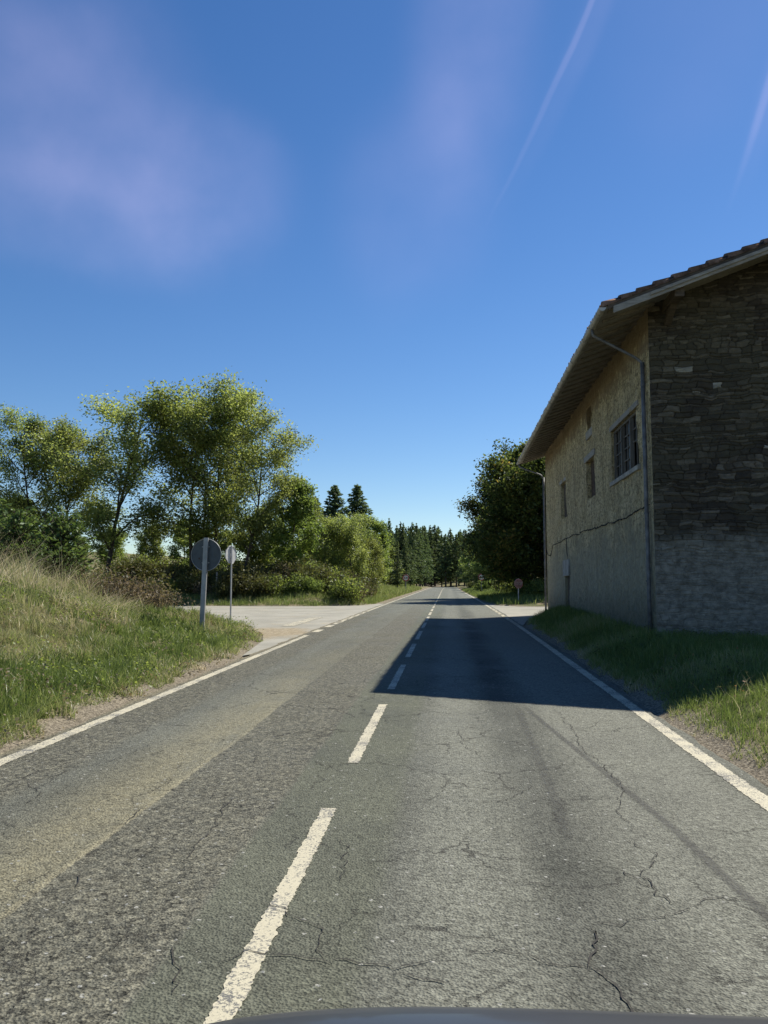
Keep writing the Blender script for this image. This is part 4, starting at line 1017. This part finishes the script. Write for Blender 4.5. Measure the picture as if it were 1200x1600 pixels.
# smaller trees filling behind and between them
B1 = make_tree('bushy_tree', 201, M['leaf_bright'], M['bark'], H=8, Rc=3.0, clear=.10, limbs=13, sub=6, twig=5, leaves=42, lsize=.22, spread=.55, low=.7, r0=.11)
B2 = make_tree('bushy_tree', 202, M['leaf_plane'], M['bark'], H=8, Rc=2.6, clear=.08, limbs=14, sub=6, twig=5, leaves=42, lsize=.22, spread=.55, low=.7, r0=.10)
B4 = make_tree('airy_tree', 204, M['leaf_plane'], M['bark'], H=9, Rc=2.7, clear=.14, limbs=14, sub=6, twig=6, leaves=32, lsize=.19, spread=.7, r0=.11)
B3 = make_tree('bushy_tree', 203, M['leaf_bright'], M['bark'], H=9, Rc=2.0, clear=.08, limbs=15, sub=5, twig=5, leaves=44, lsize=.21, spread=.5, low=.6, r0=.10)
MT = [(455, 742, 60, B3, 'slim bright green tree just right of the tall roadside row', 9.2), (506, 800, 66, B4, 'small olive tree between the slim bright tree and the bushy tree with a crooked limb', 8.2),
      (556, 810, 67, B4, 'bushy yellow green tree with a dark crooked limb by the left verge', 8.1), (586, 836, 76, B4, 'low bright shrub like tree right beside the bushy crooked tree', 8.1),
      (482, 772, 70, B3, 'narrow leafy tree between the slim bright tree and the spires', 8), (532, 798, 74, B4, 'narrow leafy tree in front of the gap between the two spires', 8), (577, 806, 82, B3, 'narrow leafy tree just right of the pair of spires', 8),
      (20, 765, 66, B2, 'dark understorey tree below the leftmost tall tree', 8.1), (415, 790, 64, B1, 'yellowish understorey tree behind the outermost tall tree', 8.1)]
for i, (px, top, Y, P, lab, hh) in enumerate(MT):
    x = at(px, Y); h = htop(top, px, Y) - gzs(x, Y); place('broadleaf_tree', P, x, Y, 1, i * 1.3, lab, h=h, wide=.9 if px > 430 else 1.05)
# second rank behind: closes the gaps low down
rg = random.Random(8)
for i in range(11):
    px = -60 + i * 60 + rg.uniform(-12, 12); Y = rg.uniform(76, 96); x = at(px, Y); h = htop(rg.uniform(805, 840), px, Y) - gzs(x, Y)
    place('broadleaf_tree', rg.choice((B1, B2, B3)), x, Y, 1, rg.uniform(0, 6), 'small tree in the dense rank behind the tall roadside trees', group='trees in the dense rank behind the tall roadside trees', h=h)
# poplar-like spires
C1 = conifer(301, 14, 2.9, M['needle_blue'], M['bark'], 8000, clear=.08, csize=.40, droop=-.35, narrow=.75, mmin=8, step=(.007, .014))
for px, top, Y, lab in ((522, 757, 92, 'left one of the two pointed grey green spires rising behind the bushy trees'), (558, 757, 94, 'right one of the two pointed grey green spires rising behind the bushy trees'), (492, 776, 90, 'shortest pointed spire, just left of the pair of spires')):
    x = at(px, Y); h = htop(top, px, Y) - gzs(x, Y); place('spire_tree', C1, x, Y, 1, px * .1, lab, h=h, wide=1.3)
# conifers along the far road, left then closing the view
C2 = conifer(302, 14, 2.7, M['needle'], M['bark'], 5600, clear=.10, csize=.6, droop=.3, narrow=.9)
C3 = conifer(303, 14, 2.2, M['needle'], M['bark'], 4200, clear=.22, csize=.6, droop=.2, narrow=.7)
C4 = conifer(304, 14, 2.6, M['needle_blue'], M['bark'], 4600, clear=.12, csize=.6, droop=.3, narrow=.8)
for (px, top, Y, P) in [(603, 818, 150, C2), (588, 812, 112, C4), (608, 810, 132, C2), (626, 816, 150, C4), (644, 816, 172, C3), (597, 828, 125, C2), (576, 826, 110, C4), (612, 832, 128, C4), (620, 826, 165, C2), (630, 823, 150, C3), (641, 828, 175, C4), (636, 845, 120, C4), (652, 818, 190, C2), (661, 832, 205, C3), (667, 826, 230, C2), (674, 824, 215, C3), (681, 822, 250, C2), (686, 828, 262, C3), (648, 842, 140, C3), (622, 838, 108, B3), (602, 834, 100, B1), (613, 846, 112, B2), (590, 838, 96, B3), (636, 850, 125, B3), (640, 862, 135, B2), (650, 846, 150, B3), (655, 852, 160, C4), (668, 858, 190, C4)]:
    x = min(at(px, Y), -7.5 if P in (C2, C3, C4) else -9.8); h = htop(top, px, Y) - gzs(x, Y); hh = 14.2 if P in (C2, C3, C4) else 8.5
    con = P in (C2, C3, C4)
    place('conifer' if con else 'broadleaf_tree', P, x, Y, 1, px, ('dark conifer in the far row along the left of the road' if con else 'leafy tree in the far row along the left of the road'),
          group='far conifers left of the road' if con else 'far leafy trees left of the road', h=h)
for i in range(72):
    Y = rg.uniform(325, 440); px = 588 + i * 2.3 + rg.uniform(-3, 3); x = at(px, Y); top = 835 + rg.uniform(-9, 8) - (8 if 620 < px < 690 else 0); h = htop(top, px, Y) - gzs(x, Y)
    place('conifer', rg.choice((C2, C3, C4)), x, Y, 1, rg.uniform(0, 6), 'distant conifer in the plantation that closes the view at the end of the road', group='distant plantation conifers', h=h, wide=rg.uniform(.9, 1.5))
# right side: the dark copper beeches past the crossing
E1 = make_tree('beech', 401, M['leaf_beech'], M['bark'], H=10, Rc=5.2, clear=.05, limbs=34, sub=12, twig=8, leaves=34, lsize=.21, spread=.62, flat=1., low=.9, r0=.28, upb=.05)
E2 = make_tree('beech', 402, M['leaf_beech'], M['bark'], H=10, Rc=4.8, clear=.05, limbs=32, sub=12, twig=8, leaves=34, lsize=.21, spread=.62, flat=1., low=.9, r0=.26, upb=.05)
for x, Y, s, P, rz, lab in ((8.2, 65, 1.05, E1, .4, 'big dark copper tinged beech past the crossing, its boughs hanging towards the right lane'), (13.5, 63, 1.15, E2, 2.2, 'dark beech rising right behind the far end of the house roof'),
                            (6.9, 75, .9, E2, 4.4, 'dark beech behind the big copper tinged one'), (18, 68, 1.1, E1, 3., 'dark beech hidden mostly behind the farmhouse'), (11, 79, 1., E1, 5.1, 'dark beech at the back of the beech group')):
    place('beech_tree', P, x, Y, s, rz, lab, h=11.5 * s, wide=.98)
for (px, top, Y, P, hh) in [(712, 840, 150, B2, 8.3), (722, 838, 128, B1, 8.3), (733, 842, 105, B2, 8.3), (742, 850, 92, B2, 8.3), (706, 845, 185, B2, 8.3), (714, 850, 215, B1, 8.3), (730, 850, 165, C2, 14.2), (722, 833, 230, C2, 14.2), (712, 830, 260, C3, 14.2), (738, 838, 190, C2, 14.2), (750, 845, 120, B1, 8.3), (701, 838, 300, C2, 14.2)]:
    con = hh > 10; x = max(at(px, Y), 5.2 if con else 7.2); h = htop(top, px, Y) - gzs(x, Y)
    place('conifer' if con else 'broadleaf_tree', P, x, Y, 1, px, ('dark conifer in the far row along the right of the road' if con else 'leafy tree in the far row along the right of the road'),
          group='far conifers right of the road' if con else 'far leafy trees right of the road', h=h)

# shrubs
def shrub(seed, H, Rr_, mat, n=2600, size=.1, stems=26):
    rn = np.random.default_rng(seed); rg_ = random.Random(seed); segs = []; P = []; D = []
    for k in range(stems):
        a = rg_.uniform(0, 6.28); r = Rr_ * rg_.random() ** .6; h = H * rg_.uniform(.55, 1.) * (1 - .45 * (r / Rr_) ** 2); tip = np.array([math.cos(a) * r, math.sin(a) * r, h]); b = np.array([math.cos(a) * r * .25, math.sin(a) * r * .25, -.1])
        mid = (tip + b) / 2 + np.array([math.cos(a) * r * .15, math.sin(a) * r * .15, .05]); segs += [(*b, *mid, .016, .010), (*mid, *tip, .010, .004)]
        m = n // stems; t = rn.random((m, 1)) ** .7; C = b + (tip - b) * t + rn.normal(0, .14 * Rr_ + .04, (m, 3)) * np.array([1, 1, .7]); C[:, 2] = np.abs(C[:, 2]); P.append(C)
    P = np.concatenate(P); Vl, Fl = leaf_cards(P, size, rn, up=.3); Vt, Ft = tubes(segs, 4)
    return mesh_np('shrub_stems', Vt, Ft, M['bark'], smooth=True), mesh_np('shrub_leaves', Vl, Fl, mat, {'tint': ('FACE', np.clip(rn.random(len(P)) * .9, 0, 1))})
def put_shrub(P, x, Y, s, rz, name, label, group=None, cat='shrub'):
    o = empty(name, (x, Y, gzs(x, Y)), rz); o.scale = (s, s, s); tag(o, label, cat, group); obj('stems', P[0], o); obj('foliage', P[1], o); return o
BR = conifer(501, 2.2, 1.0, m_leaf('broom_green', (.05, .085, .025), (.14, .19, .06), .35, .04), M['bark'], 9000, clear=.02, csize=.16, droop=-.6, narrow=.5)
for px, top, Y, lab in ((28, 800, 26, 'feathery young pine at the left edge on the bank top'), (95, 806, 28, 'feathery young pine beside the brown bracken on the bank top'), (-20, 790, 27, 'feathery young pine cut by the left photo edge')):
    x = at(px, Y); h = htop(top, px, Y) - gzs(x, Y); o = place('young_pine', BR, x, Y, h / 2.2, px * .2, lab)
DB = shrub(511, 1.25, 1.0, M['deadbush'], 1900, .075, 40); GB = shrub(512, 1.3, .9, M['bush'], 3600, .10, 30); GB2 = shrub(513, 1.2, 1.0, M['leaf_bright'], 3400, .10, 30)
for k, (px, Y, s, P, nm, lab) in enumerate([(168, 25, 1.0, DB, 'dead_bracken', 'brown dead bracken clump left of the middle of the bank top'), (205, 26, 1.1, DB, 'dead_bracken', 'brown dead bracken clump in the middle of the bank top'),
        (250, 27, .95, DB, 'dead_bracken', 'brown dead bracken clump nearest the round sign'), (130, 27, .8, DB, 'dead_bracken', 'small dead bracken clump beside the straw grass'), (228, 30, 1.2, GB, 'bramble_bush', 'bramble bush behind the brown bracken on the bank'), (150, 31, 1.3, GB, 'bramble_bush', 'bramble bush right of the young pines')]):
    put_shrub(P, at(px, Y), Y, s, k, nm, lab)
rg = random.Random(21)
for i in range(34):
    px = 270 + i * 9.5 + rg.uniform(-6, 6); Y = rg.uniform(53.5, 58) if px < 560 else rg.uniform(60, 66); x = at(px, Y)
    if zones(np.array([x]), np.array([Y]))[1][0] < 1.2: x -= 1.5
    P = rg.choice((GB, GB, DB, GB2)); put_shrub(P, x, Y, rg.uniform(.9, 1.7), rg.uniform(0, 6), 'bramble_bush', 'scrubby bush in the strip along the far edge of the left side road', 'scrub along the far edge of the left side road')
for i in range(40):
    px = 180 + i * 10 + rg.uniform(-6, 6); Y = rg.uniform(59, 66); x = at(px, Y)
    if x > -7: continue
    put_shrub(rg.choice((GB, GB2, GB)), x, Y, rg.uniform(1.1, 1.9), rg.uniform(0, 6), 'bramble_bush', 'tall scrub bush at the foot of the tall roadside trees', 'scrub at the foot of the tall roadside trees')
for i in range(26):
    Y = 70 + i * 5 + rg.uniform(-2, 2); x = -7.6 - rg.uniform(0, 3.2) - (1.5 if 80 < Y < 120 else 0); put_shrub(rg.choice((GB2, GB2, GB)), x + float(cxr(Y)), Y, rg.uniform(.7, 1.3), rg.uniform(0, 6), 'verge_bush', 'leafy bush on the sunlit verge left of the far road', 'bushes on the left verge of the far road')
for i in range(26):
    Y = 60 + i * 5.5 + rg.uniform(-2, 2); x = 4.6 + rg.uniform(.3, 2.6) + (1. if 70 < Y < 112 else 0); put_shrub(rg.choice((GB2, GB)), x + float(cxr(Y)), Y, rg.uniform(.8, 1.5), rg.uniform(0, 6), 'verge_bush', 'leafy bush on the right verge past the beeches', 'bushes on the right verge past the beeches')

weeds(46000, -14, -4.6, 4, 33, lambda x, y: (zones(x, y)[0] > .3) & (fbm(x * .8, y * .8, 91) > .5), .05, .30, 'weeds', 'low broad leaved weeds among the grass of the left bank', M['leaf_bright'])
weeds(26000, -14, -4.5, 4, 33, lambda x, y: (zones(x, y)[0] > .1) & (fbm(x * .9, y * .9, 95) > .52), .05, .22, 'dead_weeds', 'brown withered weeds and leaf litter on the left bank', M['deadbush'])
weeds(4000, 2.7, 7, 5, 20, lambda x, y: (zones(x, y)[2] > .3) & (fbm(x * .9, y * .9, 97) > .5), .045, .22, 'weeds', 'low broad leaved weeds in the verge beside the house', M['bush'])
# ------------------------------------------------------------------ signs
M['galv'] = m_simple('galvanised_steel', (.33, .34, .35), .55, .5, var=.2, sc=3, spec=.5)
M['signback'] = m_simple('grey_sign_back', (.085, .098, .11), .6, .2, var=.18, sc=3, bump=.05)
M['signback_pale'] = m_simple('pale_sign_back', (.58, .58, .56), .6, .1, var=.12, sc=4)
M['white'] = m_simple('sign_white', (.72, .72, .70), .5, 0, var=.06)
M['red'] = m_simple('sign_red', (.42, .03, .03), .5, 0, var=.1)
M['black'] = m_simple('sign_black', (.02, .02, .02), .5)
M['blackpost'] = m_simple('delineator_black', (.03, .03, .03), .6)
def sign(name, x, y, top, face_dir, shape, size, label, post=.04, lean=(0, 0), back='signback', disc_low=.0, channel=True):
    """face_dir: unit vector the printed side looks to; top = world z of plate centre"""
    g = gzs(x, y); t = empty(name, (x, y, g)); tag(t, label, 'road sign'); H = top - g
    nx_, ny_ = face_dir; L = math.hypot(nx_, ny_); nx_, ny_ = nx_ / L, ny_ / L; n = Vector((nx_, ny_, 0)); r = Vector((-ny_, nx_, 0))
    C = Vector((lean[0] * H, lean[1] * H, H)); off = n * (post * .5 + .022)
    ptop = C + Vector((lean[0], lean[1], 1)) * (size * .5 + .03)
    b = MB(); b.bar((0, 0, -.3), ptop, post * 2, post, up=n); b.build('post', M['galv'], t, bevel=.006)
    seg = 48 if shape == 'round' else 8; ph = 0 if shape == 'round' else .5; rad = size / 2 if shape == 'round' else size / 2 / math.cos(math.pi / 8)
    pl = MB().disc(C + off, n, rad, .012, seg, ph).build('plate', M[back], t)
    MB().disc(C + off + n * .0085, n, rad * .985, .004, seg, ph).build('border', M['red'], pl)
    u_ = Vector((0, 0, 1)); rim = [C + off - n * .012 + (r * math.cos(2 * math.pi * (k + ph) / seg) + u_ * math.sin(2 * math.pi * (k + ph) / seg)) * rad for k in range(seg + 1)]
    MB().tube(rim, .010, 5, cap=False).build('rim', M['galv'], pl)
    for q in (-.25, .25):
        b = MB(); c = C + Vector((0, 0, q * size)) + n * .012; b.bar(c - r * post * 1.6, c + r * post * 1.6, .03, .012, up=n); b.build('clamp', M['galv'], t)
    return t, C + off + n * .0105, n, r, rad
# 1 large round sign seen from behind
Y = 23.6; x = at(317, Y)
sign('round_road_sign', x, Y, htop(866, 317, Y) - .0, (.12, 1), 'round', .92, 'large round traffic sign seen from its dark grey back, post in the bank grass', post=.07, lean=(.035, 0))
t0 = [o for o in bpy.data.objects if o.name.startswith('round_road_sign')][0]; pl0 = [k for k in t0.children if k.name.startswith('plate')][0]
M['rust'] = m_simple('rust_stain', (.07, .045, .03), .9, var=.4); H0 = htop(866, 317, 23.6) - gzs(at(317, 23.6), 23.6)
for dx, dz, r0 in ((-.20, -.10, .022), (.17, .03, .010), (.27, -.20, .008)): MB().disc((.035 * H0 + dx, .051, H0 + dz), (.12, 1, 0), r0, .004, 12).build('rust_spot', M['rust'], pl0)
for dz in (-.23, .23):
    for dx in (-.11, .11): MB().disc((.035 * H0 + dx, .036, H0 + dz), (.12, 1, 0), .012, .012, 8).build('bolt', M['galv'], t0)
# 2 octagonal stop sign, its pale back to us
Y = 33; x = at(362, Y)
t, c, n, r, rad = sign('stop_sign', x, Y, htop(866, 362, Y), (-.92, .40), 'octagon', .68, 'pale backed octagonal sign on a thin post at the mouth of the left side road', post=.035, back='signback_pale')
def stop_face(t, c, n, r, rad, red='red', white='white'):
    pl = [k for k in t.children if k.name.startswith('plate')][0]
    MB().disc(c + n * .002, n, rad * .93, .003, 8, .5).build('white_line', M[white], pl); MB().disc(c + n * .004, n, rad * .88, .003, 8, .5).build('red_field', M[red], pl)
    cu = bpy.data.curves.new('lettering', 'FONT'); cu.body = 'STOP'; cu.size = rad * .78; cu.align_x = 'CENTER'; cu.align_y = 'CENTER'; cu.extrude = .001
    tmp = bpy.data.objects.new('tmp', cu); COL.objects.link(tmp); dg = bpy.context.evaluated_depsgraph_get(); me = bpy.data.meshes.new_from_object(tmp.evaluated_get(dg)); bpy.data.objects.remove(tmp)
    me.materials.clear(); me.materials.append(M[white]); o = obj('lettering', me, pl); from mathutils import Matrix
    rt = Vector((0, 0, 1)).cross(n); m = Matrix((rt, Vector((0, 0, 1)), n)).transposed().to_4x4(); m.translation = c + n * .0075; me.transform(m)
stop_face(t, c, n, r, rad)
# 5 stop sign of the right side road, in the beech shade, facing right-back towards its traffic
Y = 55; x = at(809, Y)
t, c, n, r, rad = sign('stop_sign', x, Y, htop(912, 809, Y), (.45, -.9), 'octagon', .6, 'dim octagonal stop sign in the beech shade at the mouth of the right side road', post=.03)
M['dullred'] = m_simple('dull_sign_red', (.16, .085, .07), .8, 0, var=.3); M['dullwhite'] = m_simple('dull_sign_white', (.26, .24, .21), .8, 0, var=.3)  # duller, darker red and white than on the other signs
stop_face(t, c, n, r, rad, 'dullred', 'dullwhite')
# 3, 4 no overtaking signs on both sides of the far road
def overtaking(x, Y, z, label):
    t, c, n, r, rad = sign('no_overtaking_sign', x, Y, z, (0, -1), 'round', .9, label, post=.04)
    pl = [k for k in t.children if k.name.startswith('plate')][0]
    MB().disc(c + n * .002, n, rad * .74, .003, 40).build('white_face', M['white'], pl)
    for s, m in ((-1, 'red'), (1, 'black')):
        b = MB(); q = c + n * .006
        def rect(x0, x1, z0, z1): b.box(q.x + x0, q.x + x1, q.y - .002, q.y + .002, q.z + z0, q.z + z1)
        o = s * .145; rect(o - .12, o + .12, -.07, .02); rect(o - .075, o + .075, .022, .085); rect(o - .105, o - .06, -.105, -.072); rect(o + .06, o + .105, -.105, -.072)
        b.build('car_symbol', M[m], pl)
Y = 111; overtaking(at(634, Y), Y, htop(903, 634, Y), 'round no overtaking sign on the sunlit left verge of the far road')
Y = 108; overtaking(at(752, Y), Y, htop(902, 752, Y), 'round no overtaking sign half lost in the shade right of the far road')
x = at(637, 108); t = empty('marker_post', (x, 108, gzs(x, 108))); tag(t, 'low dark marker post beside the left no overtaking sign', 'marker post')
MB().bar((0, 0, -.1), (0, 0, .75), .12, .08).build('post', M['white'], t); MB().bar((0, 0, .752), (0, 0, 1.05), .12, .08).build('black_cap', M['blackpost'], t)
x = at(339, 54); t = empty('wooden_post', (x, 54, gzs(x, 54))); tag(t, 'short weathered wooden fence post in the scrub right of the round sign', 'fence post')
MB().tube([(0, 0, -.2), (.02, 0, .9), (.03, 0, 1.55)], [.07, .065, .055], 8).build('stake', M['oldwood'], t)
MB().tube([(.03, -.002, 1.552), (.03, 0, 1.60)], [.05, .03], 8).build('post_tip', M['darkwood'], t)

# ------------------------------------------------------------------ car front below the camera
def mat_carpaint():
    m, nt, out = newmat('dark_grey_car_paint'); N = NT(nt); p = N.objc(); b = N.pbsdf(N.mix(N.noise(p, 3, 3), (.030, .032, .035), (.040, .042, .045)), .42, .1, None, .4)
    b.inputs['Coat Weight'].default_value = .25; b.inputs['Coat Roughness'].default_value = .08; nt.links.new(b.outputs[0], out.inputs[0]); return m
M['car'] = mat_carpaint()
car = empty('car', (.36, 0, 0)); tag(car, 'dark grey car whose bonnet edge shows along the bottom of the photo', 'car')
def loft(secs, name, mat):
    n = len(secs[0]); V = [v for s in secs for v in s]; F = [(i * n + k, i * n + k + 1, (i + 1) * n + k + 1, (i + 1) * n + k) for i in range(len(secs) - 1) for k in range(n - 1)]
    me = bpy.data.meshes.new(name); me.from_pydata(V, [], F); me.materials.append(mat); me.update()
    for p in me.polygons: p.use_smooth = True
    o = obj(name, me, car); s = o.modifiers.new('sub', 'SUBSURF'); s.levels = s.render_levels = 2; q = o.modifiers.new('th', 'SOLIDIFY'); q.thickness = .01; q.offset = -1
    return o
HZ = 1.071
secs = []
for i, y in enumerate((.62, .8, 1.0, 1.2, 1.33, 1.40, 1.46, 1.50)):
    zc = HZ + (.04, .035, .028, .016, .004, -.012, -.05, -.12)[i]; s = []
    for xx in (-.86, -.84, -.78, -.66, -.45, -.2, .0, .2, .45, .66, .78, .84, .86):
        e = (abs(xx) / .86) ** 5; s.append((xx, y - .10 * e, zc - .035 * e - (.10 if abs(xx) > .85 else 0)))
    secs.append(s)
loft(secs, 'bonnet', M['car'])
secs = []
for z, y, w in ((.94, 1.50, .80), (.84, 1.56, .84), (.70, 1.58, .87), (.5, 1.62, .88), (.35, 1.60, .86), (.22, 1.52, .82)):
    secs.append([(w * t, y - .22 * abs(t) ** 3, z) for t in (-1, -.85, -.6, -.3, 0, .3, .6, .85, 1)])
loft(secs, 'bumper', M['car'])
for s in (-1, 1):
    secs = []
    for y in (.3, .6, .9, 1.15, 1.3):
        secs.append([(s * (.86 + dx), y, z) for dx, z in ((0, .98), (.035, .9), (.045, .75), (.04, .62))])
    loft(secs, 'front_wing', M['car'])
    MB().disc((s * .66, 1.50, .78), (s * .4, 1, .2), .1, .06, 24).build('headlight', M['white'], car, bevel=.01)
    w = MB().tube([(s * .70, .88, .32), (s * .86, .88, .32)], .315, 32).build('wheel', M['black'], car, bevel=.02)
    MB().tube([(s * .862, .88, .32), (s * .88, .88, .32)], .2, 24).build('rim', M['galv'], w)
MB().box(-.42, .42, 1.585, 1.615, .52, .68).build('grille', M['black'], car, bevel=.008)
